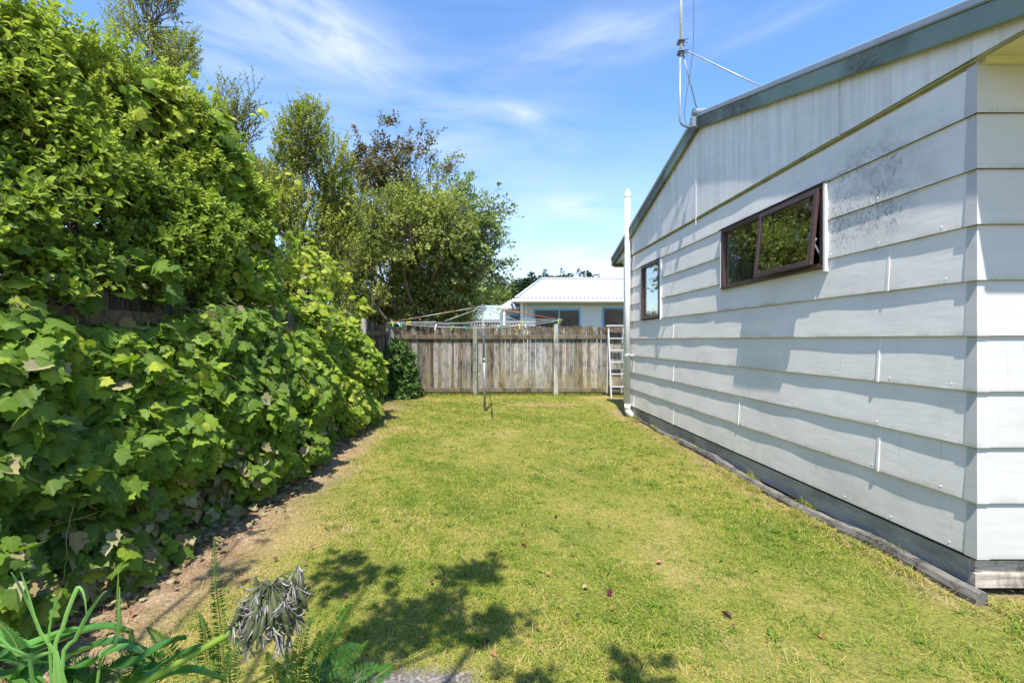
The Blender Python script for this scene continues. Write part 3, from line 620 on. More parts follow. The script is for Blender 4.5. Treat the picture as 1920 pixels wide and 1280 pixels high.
def gable():
    GX = X0-0.026; GB = 3.028
    js = [2.06, 3.54, 5.92, 7.75, 9.52]
    for i in range(4):
        a = MB(); ya, yb = js[i]+0.0015, js[i+1]-0.0015
        ys = [ya]+[y for y in np.arange(math.ceil(ya/0.2)*0.2, yb, 0.2) if y-ya > .03 and yb-y > .03]+[yb]
        if ya < RY < yb: ys.append(RY)
        ys = sorted(ys); vs = []
        for y in ys:
            sag = wob(np.array([[y*0.9, 50]]))[0]*0.004
            vs += [(GX+sag*0.5, y, GB+sag), (GX, y, max(zt_(y), GB+0.01)), (GX+0.02, y, GB+sag), (GX+0.02, y, max(zt_(y), GB+0.01))]
        fs = []
        for j in range(len(ys)-1):
            b = 4*j; fs += [(b, b+1, b+5, b+4), (b, b+4, b+6, b+2), (b+2, b+6, b+7, b+3)]
        a.add(vs, fs); a.build('gable_sheet', M['gable'], house)
    for y, dz in ((5.92, 0.10), (3.54, 0.012)):
        a = MB(); a.box(GX-0.006, GX-0.0015, y-0.010 if dz > .05 else y-.004, y+0.010 if dz > .05 else y+.004, GB-dz, zt_(y)-0.01); a.build('cover_strip', M['trim'] if dz > .05 else M['gable'], house)
    a = MB(); a.box(GX+0.0215, X0-0.001, 2.58, 8.88, GB-0.035, GB+0.01); a.box(GX+0.004, GX+0.0205, 2.06, 9.5, GB-0.018, GB-0.006); a.build('mossy_bead', M['olive'], house)
    # barge boards and metal roof edge, two slopes
    bx0, bx1 = 2.695, 2.722
    def slope(y0_, y1_, x0_, x1_, dz0, dz1, name, mat):
        a = MB(); q = [(y0_, zt_(y0_)+dz0), (y1_, zt_(y1_)+dz0), (y1_, zt_(y1_)+dz1), (y0_, zt_(y0_)+dz1)]
        a.hexa([(x0_, y, z) for y, z in q], [(x1_, y, z) for y, z in q]); return a.build(name, mat, house)
    for (ya, yb) in ((2.02, 4.10), (4.104, 5.798), (5.802, 9.60)):
        bevel(slope(ya, yb, bx0, bx1, -0.028, 0.104, 'barge_board', M['barge']), 0.004)
    for (ya, yb) in ((2.0, 5.799), (5.801, 9.62)):
        bevel(slope(ya, yb, 2.682, 2.738, 0.106, 0.165, 'roof_edge_flashing', M['roofmetal']), 0.012, 3)
        slope(ya-0.05 if ya < 3 else ya, yb if yb < 6 else yb+.05, 2.7385, 9.6, 0.118, 0.150, 'roof', M['roofmetal'])
        slope(ya, yb, 2.7235, GX+0.018, -0.005, 0.095, 'barge_packer', M['barge'])
    a = MB(); a.tube([(2.66, RY, zt_(RY)+0.172), (9.6, RY, zt_(RY)+0.172)], 0.05, 10); a.build('ridge_cap', M['roofmetal'], house, smooth=True)
    # soffits, fascia and gutter
    a = MB(); a.box(GX+0.0215, 9.5, 2.03, Y0+0.02, 3.034, 3.046); a.build('soffit', M['soffit'], house); a = MB(); a.box(GX+0.0215, 9.5, 8.95, 9.52, 3.034, 3.046); a.build('soffit', M['soffit'], house)
    a = MB(); a.box(2.80, 9.4, Y0-0.03, Y0-0.004, 2.995, 3.033); a.build('soffit_bead', M['soffit'], house)
    a = MB(); a.box(2.725, 9.5, 2.005, 2.029, 2.99, 3.15); a.build('fascia', M['barge'], house)
    a = MB(); a.box(2.725, 9.5, 9.525, 9.55, 2.96, 3.12); a.build('fascia', M['barge'], house)
    a = MB(); a.box(2.69, 9.5, 1.90, 2.003, 3.06, 3.15); a.build('gutter', M['roofmetal'], house)
    # base boards under the cladding
    a = MB(); a.box(X0+0.004, X0+0.045, Y0+0.046, 8.86, 0.045, 0.20); a.build('base_board', M['base'], house)
    a = MB(); a.box(X0+0.004, 9.2, Y0+0.012, Y0+0.045, 0.05, 0.13); a.box(X0+0.02, 9.2, Y0+0.028, Y0+0.05, 0.132, 0.215); b = a.build('base_board', M['cornertimber'], house)
    a = MB()
    for x in (3.25, 5.0, 7.0): a.box(x, x+0.12, Y0+0.1, Y0+0.22, -0.05, 0.2)
    a.box(X0+0.3, 9.0, Y0+0.6, 8.3, -0.02, 0.2); a.build('foundation_piles', M['lining'], house)
gable()
def windows():
    for (ya, yb, za, zb, split) in ((3.70, 5.29, 2.03, 2.712, 4.495), (7.12, 7.96, 1.80, 2.712, None)):
        xo, xi = X0-0.034, X0+0.055; t = 0.042
        a = MB(); e = 0.0025
        a.box(xo, xi, ya+e, ya+t, za+e, zb-e); a.box(xo, xi, yb-t, yb-e, za+e, zb-e); a.box(xo-.003, xi, ya+t, yb-t, zb-t, zb-e); a.box(xo-0.008, xi, ya+t, yb-t, za+e, za+t)
        a.box(xo-0.012, xo-.0005, ya+.004, yb-.004, za+e, za+0.018)
        if split: a.box(xo+.004, xi, split-0.022, split+0.022, za+t, zb-t)
        fr = a.build('window_frame', M['frame'], house); bevel(fr, 0.003)
        # head flashing and white side flashings
        a = MB(); a.box(xo-0.014, X0-0.001, ya-0.03, yb+0.03, zb+0.001, zb+0.007); a.build('head_flashing', M['dark'], fr)
        for (u, v) in ((ya-0.022, ya-0.001), (yb+0.001, yb+0.012)):
            a = MB(); a.box(xo-0.002, X0, u, v, za-0.03, zb); a.build('side_flashing', M['trim'], fr)
        def pane(y0_, y1_, z0_, z1_, x, nm='window_pane'):
            a = MB(); a.box(x, x+0.004, y0_, y1_, z0_, z1_); return a.build(nm, M['glass'], fr)
        if split:
            pane(split+0.022, yb-t, za+t, zb-t, X0+0.0)
            a = MB(); n = 14
            for i in range(n):       # cream curtain gathered at the far side
                y0c = 5.075+0.17*i/n; a.box(X0+0.020+0.006*math.sin(i*2.1), X0+0.024+0.006*math.sin(i*2.1), y0c, y0c+0.17/n*0.98, 2.074, 2.668)
            a.build('curtain', M['curtain'], fr)
            a = MB(); a.box(X0+0.0815, X0+.20, ya+.001, yb-.001, zb-.05, zb-.002); a.box(X0+0.0815, X0+.20, ya+.001, yb-.001, za+.002, za+.03); a.build('window_reveal', M['curtain'], fr)
            a = MB(); a.box(X0+0.0565, X0+.30, yb-.03, yb-.0015, za+.031, zb-.051); a.build('window_reveal', M['curtain'], fr)
            # the open top hung sash
            piv = Vector((xo-0.002, 0, zb-t*0.8)); ang = math.asin(0.06/0.6); ca, sa = math.cos(ang), math.sin(ang)
            def tr(x, y, z): dx, dz = x-piv.x, z-piv.z; return (piv.x+dx*ca+dz*sa, y, piv.z-dx*sa*0+dz*ca+dx*(-sa))
            def tb(mb, x0_, x1_, y0_, y1_, z0_, z1_):
                q0 = [tr(x0_, y0_, z0_), tr(x1_, y0_, z0_), tr(x1_, y1_, z0_), tr(x0_, y1_, z0_)]; q1 = [tr(x0_, y0_, z1_), tr(x1_, y0_, z1_), tr(x1_, y1_, z1_), tr(x0_, y1_, z1_)]; mb.hexa(q0, q1)
            sx0, sx1 = xo-0.022, xo+0.004; y0s, y1s, z0s, z1s = ya+0.03, split+0.028, za+0.028, zb-0.03; r = 0.042
            a = MB(); tb(a, sx0, sx1, y0s, y0s+r, z0s, z1s); tb(a, sx0, sx1, y1s-r, y1s, z0s, z1s); tb(a, sx0-.001, sx1, y0s+r, y1s-r, z1s-r, z1s); tb(a, sx0-.001, sx1, y0s+r, y1s-r, z0s, z0s+r)
            sh = a.build('open_sash', M['frame'], house); bevel(sh, 0.004); tag(sh, 'top hung window sash propped open')
            a = MB(); tb(a, (sx0+sx1)/2, (sx0+sx1)/2+0.004, y0s+r, y1s-r, z0s+r, z1s-r); a.build('window_pane', M['glass'], sh)
            p = tr(sx1, ya+0.055, za+0.22); q = (xo+0.02, ya+0.05, za+0.10)
            a = MB(); a.bar(p, q, 0.004, 0.014); a.tube([tr(sx1, ya+.055, za+0.2), tr(sx1+.02, ya+.055, za+.25)], 0.009, 8); a.build('window_stay', M['galv'], sh)
        else:
            pane(ya+t, yb-t, za+t, zb-t, X0+0.0)
            a = MB(); a.box(X0+0.25, X0+0.26, ya-0.2, yb+0.2, za-0.1, zb+0.1); a.build('blind', simple('grey_blind', (0.20, 0.23, 0.24), 0.8, var=0.3, sc=2.5), fr)
            # light inner sash line
            a = MB(); x = xo-0.004; s = 0.018; a.box(x-.006, x-.001, ya+.03, yb-.03, za+.03, za+.03+s); a.box(x-.006, x-.001, ya+.03, ya+.03+s, za+.03+s, zb-.03); a.box(x-.006, x-.001, yb-.03-s, yb-.03, za+.03+s, zb-.03); a.build('sash', M['frame'], fr)
windows()

# timber sleeper lying along the wall foot
def sleeper():
    a = MB(); n = 46; ys = np.linspace(2.50, 8.5, n); vs = []; fs = []
    for i, y in enumerate(ys):
        t = (y-2.5)/6.0; xc = 2.725-0.055*math.exp(-((y-4.2)/1.3)**2)+0.05*t+0.014*math.sin(y*2.6)+0.008*math.sin(y*6.7)+0.004*math.sin(y*14); w = 0.05; h = 0.062+0.012*math.sin(y*2.3+1)+0.008*math.sin(y*6.1)+random.uniform(-.006, .006)
        j = random.uniform(-.009, .009)
        xc += .018; w = .034
        vs += [(xc-w+j, y, -0.03), (xc-w+j-.004, y, h*0.5), (xc-w+0.010+j, y, h), (xc+w-.01, y, h+.004), (xc+w, y, -0.03)]
    for i in range(n-1):
        b = 5*i
        for k in range(4): fs.append((b+k, b+k+1, b+6+k, b+5+k)[::-1])
    fs += [(0, 1, 2, 3, 4), tuple(5*(n-1)+k for k in (4, 3, 2, 1, 0))]
    a.add(vs, fs); o = a.build('timber_sleeper', M['sleeper'], org=(2.72, 5, 0)); tag(o, 'weathered grey timber sleeper lying on the grass along the foot of the house wall', 'sleeper')
sleeper()

# white vent pipe at the far end of the wall
vp = empty('vent_pipe', (2.69, 8.5, 0), 'tall white plastic vent pipe standing against the far end of the white wall', 'pipe')
a = MB(); px_, py_ = 2.685, 8.50
a.tube([(px_, py_, 0.17), (px_, py_, 4.15)], 0.050, 20); a.build('pipe', M['pvc'], vp, smooth=True)
a = MB(); pts = [(px_+0.16*(1-math.cos(t)), py_-0.02*math.sin(t), 0.17-0.13*math.sin(t)) for t in np.linspace(0, 1.35, 8)]; a.tube(pts, [0.058]*8, 18); a.tube([(px_, py_, 0.15), (px_, py_, 0.26)], 0.0585, 18)
a.build('elbow', M['pvc'], vp, smooth=True)
a = MB(); a.tube([(px_, py_, 4.09), (px_, py_, 4.13)], 0.057, 18); a.tube([(px_, py_, 4.15), (px_, py_, 4.20), (px_, py_, 4.235)], [0.047, 0.045, 0.02], 18)
for i in range(10):
    t = i*math.tau/10; a.box(px_+0.046*math.cos(t)-.004, px_+0.046*math.cos(t)+.004, py_+.046*math.sin(t)-.004, py_+.046*math.sin(t)+.004, 4.155, 4.195)
a.build('vent_cap', M['pvc'], vp)
for z in (1.17, 3.34):
    a = MB(); a.tube([(px_, py_, z-0.015), (px_, py_, z+0.015)], 0.056, 18); a.box(px_+0.0, X0-0.004, py_-0.12 if z < 2 else py_-.02, py_-0.09 if z < 2 else py_+.01, z-0.012, z+0.012)
    if z < 2: a.box(px_-0.01, px_+.015, py_-0.12, py_-0.04, z-0.012, z+0.012)
    a.build('pipe_bracket', M['pvc'], vp)

# aerial mast on the gable peak
am = empty('aerial_mast', (2.66, 5.72, RZ), 'thin galvanised aerial mast with two stays bracketed to the gable peak', 'aerial mast')
mx_ = (1275-VX)/F*5.75
zt0 = H+(VY-238)/F*5.75
a = MB(); pts = [(2.70, 5.75, zt0), (mx_+0.10, 5.75, zt0)]+[(mx_+0.10-0.10*math.sin(t), 5.75, zt0+0.10-0.10*math.cos(t)) for t in np.linspace(0.2, math.pi/2, 7)]+[(mx_, 5.75, H+(VY-95)/F*5.75)]
a.tube(pts, 0.013, 10); a.build('bracket_pole', M['galv'], am, smooth=True)
a = MB(); a.tube([(mx_+.012, 5.75, H+(VY-104)/F*5.75), (mx_+.016, 5.75, 6.9)], 0.0165, 10); a.build('mast', M['alu'], am, smooth=True)
ca_ = Vector((mx_, 5.75, H+(VY-100)/F*5.75)); cb_ = Vector((mx_, 5.75, H+(VY-80)/F*5.75))
for c in (ca_, cb_):
    a = MB(); a.box(c.x-0.025, c.x+0.045, 5.72, 5.78, c.z-0.02, c.z+0.02); a.tube([c+Vector((-0.04, -0.035, .008)), c+Vector((0.09, -.035, .02))], 0.005, 6); a.tube([c+Vector((-0.03, 0.03, -.01)), c+Vector((0.08, .035, -.02))], 0.005, 6); a.tube([c+Vector((.02, -.03, .02)), c+Vector((.08, -.03, -.03))], 0.004, 6); a.build('clamp', M['dark'], am)
a = MB(); e1 = at(1427, 168, 4.55); a.tube([ca_+Vector((.03, 0, 0)), ca_+Vector((.09, -.02, .012)), Vector(e1)+Vector((.1, 0, -.02))], 0.0075, 8); a.build('stay_rod', M['galv'], am, smooth=True)
a = MB(); e2 = at(1311, 222, 5.95); a.tube([ca_+Vector((.04, 0, -.02)), Vector(e2)], 0.008, 8); a.build('stay_rod', M['galv'], am, smooth=True)
a = MB(); cp = [(1301, -90), (1301, 0), (1301, 60), (1299, 100), (1292, 150), (1285, 190), (1283, 215), (1286, 232), (1292, 245), (1300, 243)]
cp = [Vector(at(x, y, 5.70)) for x, y in cp]; a.tube(cp, 0.0035, 6); a.build('cable', M['dark'], am, smooth=True)
a = MB(); p = at(1301, 232, 5.70); a.box(p[0]-0.02, p[0]+0.03, 5.70, 5.76, p[2]-0.03, p[2]+0.09); a.build('gable_bracket', M['galv'], am)

# ================================================================ FENCES
def paling_bay(parent, p0, p1, top, seed, mat, bottom=0.0, gaps=0.006, tintr=(0, 1), thick=0.018, h_wob=0.02, name='palings'):
    r = random.Random(seed); a = MB(); p0 = Vector((*p0, 0)); p1 = Vector((*p1, 0)); L = (p1-p0).length; d = (p1-p0)/L; nrm_ = Vector((d.y, -d.x, 0)); s = 0.0
    while s < L-0.04:
        w = r.choice([0.095, 0.10, 0.105, 0.14]) if r.random() < 0.8 else 0.07; w = min(w, L-s)
        g = r.uniform(0.003, gaps*2.2); t = r.uniform(*tintr) if r.random() > .25 else r.choice(tintr); zt = top+r.uniform(-h_wob, h_wob); off = r.uniform(-.004, .004)
        a_ = p0+d*(s+g/2)+nrm_*off; b_ = p0+d*(s+w-g/2)+nrm_*off; zb = bottom+r.uniform(-0.01, 0.015); ln = r.uniform(-.004, .004); u = d*ln
        rd = r.random() < 0.4; c = 0.045 if rd else 0.006
        prof = [(0, zb), (1, zb), (1, zt-c), (1-c*4, zt), (c*4, zt), (0, zt-c)]
        vs = []
        for off2 in (0, thick):
            for (k, z) in prof: vs.append(a_+(b_-a_)*k+nrm_*(-off2)+Vector((0, 0, z))+(u if z > 1 else Vector((0, 0, 0))))
        fs = [(0, 1, 2, 3, 4, 5), (11, 10, 9, 8, 7, 6)]+[(i, i+6, (i+1) % 6+6, (i+1) % 6) for i in range(6)]
        a.add(vs, fs, t); s += w
    return a.build(name, mat, parent)
bf = empty('back_fence', (0.8, 12.0, 0), 'weathered grey paling fence across the back of the lawn', 'fence')
FY = 12.0
posts = [-2.35, -0.20, 1.90, 4.0, 6.2]
for i in range(4):
    xa, xb = posts[i], posts[i+1]
    tr_ = [(0.0, 0.75), (0.15, 1.0), (0.3, 1.0), (0.2, .9)][i]
    paling_bay(bf, (xa, FY), (xb, FY), 1.81 if i else 1.80, 40+i, M['paling'], 0.02, 0.0075, tr_, h_wob=0.03 if i else 0.01)
    for (z0, z1) in ((1.47, 1.58), (0.09, 0.19)):
        a = MB(); a.box(xa+0.055, xb-0.055, FY-0.052, FY-0.006, z0, z1, 0.3+0.2*i % 1); o = a.build('rail', M['rail'], bf); bevel(o, 0.005)
for i, x in enumerate(posts):
    a = MB(); z1 = 1.86 if i == 2 else 1.80; a.box(x-0.055, x+0.055, FY-0.12, FY-0.0545, -0.1, z1, [0.1, 0.15, 0.9, 0.5, 0.5][i]); o = a.build('post', M['post'], bf); bevel(o, 0.006)
a = MB(); a.box(-2.3, 4, FY+0.03, FY+0.05, -0.05, 0.10, 0.2); a.build('kick_board', M['palingdark'], bf)
lf = empty('side_fence', (-2.6, 6.0, 0), 'dark paling fence smothered by the vine along the left side', 'fence')
def fx(y): return -2.62+0.02*max(0, y-5)*1.9
ply = [-1.2, .6, 2.5, 4.95, 7.15, 9.25, 11.3]
for i in range(6):
    y0_, y1_ = ply[i], ply[i+1]
    paling_bay(lf, (fx(y0_), y0_), (fx(y1_), y1_), 1.80, 60+i, M['palingdark'], 0.0, 0.006, (0, 1))
    for (z0, z1) in ((1.55, 1.66), (0.75, 0.83), (0.12, 0.22)):
        a = MB(); xx = (fx(y0_)+.028, fx(y1_)+.028); a.hexa([(xx[0]-.02, y0_+.05, z0), (xx[0]+.022, y0_+.05, z0), (xx[0]+.022, y0_+.05, z1), (xx[0]-.02, y0_+.05, z1)], [(xx[1]-.02, y1_-.05, z0), (xx[1]+.022, y1_-.05, z0), (xx[1]+.022, y1_-.05, z1), (xx[1]-.02, y1_-.05, z1)], 0.1); a.build('rail', M['rail'], lf)
paling_bay(lf, (fx(11.3), 11.3), (-2.42, 11.95), 1.80, 71, M['palingdark'], 0.0, 0.006, (0, .8))
for i, y in enumerate(ply[1:]):
    a = MB(); x = fx(y)+0.06; a.box(x-0.05, x+0.05, y-0.05, y+0.05, -0.1, 1.88 if y > 9 else 1.74, 0.8); o = a.build('post', M['post'] if y > 9 else M['palingdark'], lf); bevel(o, 0.006)

# ladder leaning on the back fence
ld = empty('ladder', (3.42, 11.4, 0), 'white aluminium ladder leaning on the back fence behind the vent pipe', 'ladder')
lx0, lx1 = 3.20, 3.66
def lp(z): return 11.42+0.43*z/1.82
for x in (lx0, lx1):
    a = MB(); a.bar((x, lp(0), 0), (x+ (0.04 if x == lx0 else -.04), lp(1.80), 1.80), 0.028, 0.065, up=(0, 1, 0)); bevel(a.build('stile', M['alu'], ld), 0.003)
for z in (0.28, 0.59, 0.89, 1.19, 1.49):
    a = MB(); a.box(lx0+.012, lx1-.012, lp(z)-0.04, lp(z)+0.04, z-0.018, z+0.010); bevel(a.build('rung', M['alu'], ld), 0.003)
a = MB(); a.box(lx0-.01, lx1+.01, lp(1.8)-0.08, lp(1.8)+0.06, 1.80, 1.83); bevel(a.build('top_step', M['alu'], ld), 0.004)
for x in (lx0+.04, lx1-.04):
    a = MB(); a.bar((x, lp(1.75)+.04, 1.78), (x-.01, lp(1.75)+.10, 0.06), 0.02, 0.03, up=(0, 1, 0)); a.build('rear_leg', M['alu'], ld)

# rotary clothesline
cl = empty('rotary_clothesline', (0.045, 9.3, 0), 'rotary clothesline with worn orange arms on a grey steel pole in the lawn', 'clothesline')
hub = Vector((0.0, 9.3, 2.13)); cor = [Vector((-1.93, 9.35, 1.80)), Vector((0.02, 7.5, 1.645)), Vector((1.66, 9.5, 1.86)), Vector((0.0, 11.15, 1.86))]
a = MB(); a.tube([(0.045, 9.3, -0.05), (0.03, 9.3, 1.05)], 0.024, 14); a.tube([(0.03, 9.3, 1.0), (0.0, 9.3, 2.13)], 0.0195, 14); a.tube([(0.031, 9.3, 1.0), (0.030, 9.3, 1.08)], 0.028, 14); a.build('pole', M['galv'], cl, smooth=True)
a = MB(); a.tube([hub-Vector((0, 0, .04)), hub+Vector((0, 0, .03))], 0.045, 12); a.box(-0.07, 0.07, 9.23, 9.37, 2.09, 2.115); a.build('hub', M['galv'], cl)
for c in cor:
    a = MB(); a.tube([hub, c], 0.0095, 8); a.build('arm', M['armtube'], cl, smooth=True)
for i in range(4):
    p = cor[i].lerp(cor[(i+1) % 4], 0.5); a = MB(); a.tube([hub-Vector((0, 0, .02)), p.lerp(hub, 0.25)-Vector((0, 0, .02))], 0.005, 6); a.build('stay', M['wire'], cl)
LINES = []
for k, f in enumerate((1.0, 0.84, 0.68, 0.52)):
    a = MB()
    for i in range(4):
        if f == 1.0: A = cor[i]; B = cor[(i+1) % 4]
        else: A = hub.lerp(cor[i], f); B = hub.lerp(cor[(i+1) % 4], f)
        if f < 1: A = Vector((A.x, A.y, cor[i].z+0.03*(1-f))); B = Vector((B.x, B.y, cor[(i+1) % 4].z+0.03*(1-f)))
        pts = [A.lerp(B, t)-Vector((0, 0, 0.03*math.sin(math.pi*t))) for t in np.linspace(0, 1, 9)]
        a.tube(pts, 0.0065 if (k == 0 and i in (0, 1)) else 0.003, 6); LINES.append((k, i, pts))
    a.build('line', M['wire'], cl, smooth=True)
for i in range(4):
    a = MB(); a.tube([Vector((hub.lerp(cor[i], 0.5).x, hub.lerp(cor[i], 0.5).y, cor[i].z+.015)), cor[i]], 0.008, 6); a.build('line_bar', M['galv'], cl)
# pegs
pegm = {c: simple(c+'_plastic', v, 0.4, var=0.05) for c, v in {'yellow': (0.75, 0.60, 0.03), 'green': (0.03, 0.42, 0.20), 'lime': (0.42, 0.62, 0.05), 'white': (0.75, 0.75, 0.70), 'orange': (0.65, 0.30, 0.10)}.items()}
protos = {}
def peg(col, ring, side, t):
    pts = [p for (k, i, p) in LINES if k == ring and i == side][0]; f = t*8; j = min(int(f), 7); p = pts[j].lerp(pts[j+1], f-j)
    if col not in protos:
        a = MB(); a.bar((0, 0.006, 0.035), (0, 0.003, -0.055), 0.011, 0.006, up=(0, 1, 0)); a.bar((0, -0.006, 0.035), (0, -0.003, -0.055), 0.011, 0.006, up=(0, 1, 0)); a.tube([(-.007, 0, 0.012), (.007, 0, .012)], 0.006, 8)
        o = a.build('clothes_peg', pegm[col]); protos[col] = o
    else:
        o = protos[col].copy(); COL.objects.link(o)
    o.location = p; o.rotation_euler = (random.uniform(-.5, .5), random.uniform(-.7, .7), random.uniform(0, 3)); o.scale = (1.3, 1.3, 1.1)
    where = {0: 'left', 1: 'right', 2: 'far right', 3: 'far left'}[side]
    tag(o, f'{col} plastic clothes peg clipped on the {where} side of the clothesline', 'clothes peg', f'{col} pegs on the {where} side of the clothesline')
for c, r_, s_, t_ in (('yellow', 0, 0, .04), ('yellow', 0, 0, .055), ('green', 0, 0, .07), ('yellow', 1, 0, .06), ('yellow', 1, 0, .09), ('green', 0, 0, .14), ('green', 0, 0, .17), ('yellow', 1, 3, .93), ('white', 0, 0, .55), ('lime', 0, 0, .72), ('green', 1, 0, .8),
                      ('white', 0, 1, .15), ('orange', 0, 1, .35), ('yellow', 0, 1, .39), ('orange', 1, 1, .5), ('white', 1, 1, .62), ('lime', 0, 1, .93), ('lime', 0, 1, .96), ('green', 2, 1, .3), ('yellow', 2, 1, .7), ('white', 1, 0, .45), ('green', 0, 2, .1)):
    peg(c, r_, s_, t_)

# ================================================================ BEYOND THE FENCE
def neighbour():
    nh = empty('neighbour_house', (5.5, 22, 0), 'white neighbouring house with white corrugated roof and blue window frames behind the back fence', 'house')
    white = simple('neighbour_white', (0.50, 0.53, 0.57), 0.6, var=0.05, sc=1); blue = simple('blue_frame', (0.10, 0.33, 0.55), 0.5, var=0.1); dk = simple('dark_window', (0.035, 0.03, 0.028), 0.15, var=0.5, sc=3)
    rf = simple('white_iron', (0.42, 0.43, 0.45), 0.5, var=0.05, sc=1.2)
    Yw = 20.5; a = MB(); xl = 1.75
    for k in range(16):
        z = 0.1+k*0.2
        a.add([(xl, Yw-0.02, z), (11, Yw-0.02, z), (11, Yw, z+0.2), (xl, Yw, z+0.2), (xl, Yw, z), (11, Yw, z)], [(0, 1, 2, 3), (0, 4, 5, 1)])
        a.add([(xl-.02, Yw, z), (xl-.02, 26, z), (xl, 26, z+.2), (xl, Yw, z+.2)], [(0, 3, 2, 1)])
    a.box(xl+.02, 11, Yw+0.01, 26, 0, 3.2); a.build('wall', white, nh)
    a = MB(); a.box(xl-.06, xl+.06, Yw-.06, Yw+.04, 0, 3.15); a.build('corner_board', M['trim'], nh)
    # corrugated hip roof
    ez, rz = 3.27, 4.62; e0, e1 = 1.45, 12.0; yf, yr, yb = 20.0, 24.0, 28.0; r0, r1 = 3.05, 10.5
    a = MB(); n = 120
    for i in range(n):
        xa = e0+(e1-e0)*i/n; xb = e0+(e1-e0)*(i+1)/n
        def top(x): # how far up the slope at x
            return min(1.0, max(0.0, (x-e0)/(r0-e0)))
        za = 0.022*math.cos(i*math.pi); zb_ = 0.022*math.cos((i+1)*math.pi); ta, tb_ = top(xa), top(xb)
        a.add([(xa, yf, ez+za), (xb, yf, ez+zb_), (xb, yf+4*tb_, ez+(rz-ez)*tb_+zb_*.8), (xa, yf+4*ta, ez+(rz-ez)*ta+za*.8)], [(0, 1, 2, 3)])
    a.add([(e0, yf, ez), (r0, yr, rz), (e0, yb, ez)], [(0, 1, 2)]); a.add([(r0, yr, rz), (r1, yr, rz), (e1, yb, ez), (e0, yb, ez)], [(0, 1, 2, 3)])
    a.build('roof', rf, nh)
    a = MB(); a.tube([(e0, yf, ez+.03), (r0, yr, rz+.03)], 0.055, 8); a.tube([(r0, yr, rz+.03), (r1, yr, rz+.03)], 0.07, 8); a.build('ridge_cap', rf, nh, smooth=True)
    a = MB(); a.box(e0-.05, e1, yf-0.13, yf-.01, ez-0.16, ez-0.03); a.box(e0-.16, e0-.052, yf-.13, yb, ez-.16, ez-.03); a.build('gutter', M['trim'], nh)
    a = MB(); a.box(e0+.02, e1, yf, Yw-.022, ez-0.19, ez-0.17); a.build('soffit', white, nh)
    a = MB(); a.box(e0+.3, e1, Yw-.05, Yw-.024, ez-.30, ez-.20); a.build('frieze', simple('grey_blue', (0.28, 0.36, 0.42), .6), nh)
    s = Yw/F
    def win(p0, p1, t, b, mids):
        x0_, x1_ = (p0-VX)*s, (p1-VX)*s; z0_, z1_ = H-(b-VY)*s, H-(t-VY)*s; w = 0.07; y = Yw-0.045
        a = MB(); a.box(x0_, x0_+w, y, Yw-.015, z0_, z1_); a.box(x1_-w, x1_, y, Yw-.015, z0_, z1_); a.box(x0_+w, x1_-w, y-.004, Yw-.015, z1_-w, z1_); a.box(x0_+w, x1_-w, y-.004, Yw-.015, z0_, z0_+w)
        for m_ in mids: xm = (m_-VX)*s; a.box(xm-.035, xm+.035, y+.002, Yw-.015, z0_+w, z1_-w)
        f = a.build('window', blue, nh)
        a = MB(); a.box(x0_+w, x1_-w, Yw-.035, Yw-.028, z0_+w, z1_-w); a.build('pane', dk, f)
        cm = simple('net_curtain', (0.10, 0.075, 0.06), .9, var=.4, sc=8); a = MB(); n_ = 26
        for i in range(n_):
            xx = x0_+w+(x1_-x0_-2*w)*i/n_; a.box(xx, xx+(x1_-x0_)/n_*0.5, Yw-.040, Yw-.0355, z0_+w+.01, z1_-w-.1)
        a.build('curtain', cm, f)
    win(1000, 1088, 579, 640, [1048]); win(1129, 1195, 576, 640, [1170])
    a = MB(); a.tube([(xl+0.16, Yw-.12, 0.1), (xl+.16, Yw-.12, ez-.16)], 0.045, 10); a.build('downpipe', M['pvc'], nh, smooth=True)
    # small porch wing to the left
    a = MB(); a.box(0.90, xl-.03, 21.2, 24.5, 0, 2.85); a.build('porch_wall', white, nh)
    a = MB(); a.add([(0.72, 20.7, 2.92), (xl-.0, 20.7, 2.92), (xl+.0, 22.6, 3.42), (1.35, 22.6, 3.42), (0.72, 24.6, 2.92)], [(0, 1, 2, 3), (0, 3, 4)]); a.add([(0.72, 20.69, 2.84), (xl-.0, 20.69, 2.84), (xl-.0, 20.69, 2.915), (.72, 20.69, 2.915)], [(0, 1, 2, 3)]); a.build('porch_roof', rf, nh)
    a = MB(); a.box(1.25, 1.70, 21.15, 21.197, 1.2, 2.6); f = a.build('window', blue, nh); a = MB(); a.box(1.31, 1.64, 21.13, 21.149, 1.25, 2.52); a.build('pane', dk, f)
    a = MB(); a.box(0.92, 1.02, 20.75, 20.85, 0, 2.84); a.build('porch_post', M['trim'], nh)
    # grey-green shed further left
    sh = empty('garden_shed', (0.2, 26, 0), 'low shed with pale green corrugated roof left of the white neighbouring house', 'shed')
    gr = simple('pale_green_iron', (0.36, 0.45, 0.43), .5, var=.1, sc=2); a = MB(); n = 60
    for i in range(n):
        xa = -0.6+2.3*i/n; xb = -0.6+2.3*(i+1)/n; q = 0.02*math.cos(i*math.pi); q2 = -q
        a.add([(xa, 25, 2.55+q), (xb, 25, 2.55+q2), (xb, 28, 3.55+q2), (xa, 28, 3.55+q)], [(0, 1, 2, 3)])
    a.build('roof', gr, sh)
    a = MB(); a.box(-0.5, 1.6, 25.3, 27.8, 0, 2.5); a.build('wall', simple('shed_dark', (0.06, 0.055, 0.05), .8), sh)
    a = MB(); a.box(-.62, 1.7, 24.93, 24.99, 2.43, 2.52); a.build('gutter', simple('shed_grey', (.25, .27, .28), .6), sh)
    # low lattice rail behind the fence
    a = MB(); z0 = H-(612-VY)/F*16
    for i in range(34): x = -1.2+i*0.09; a.box(x, x+.02, 16, 16.02, z0-.5, z0+.19)
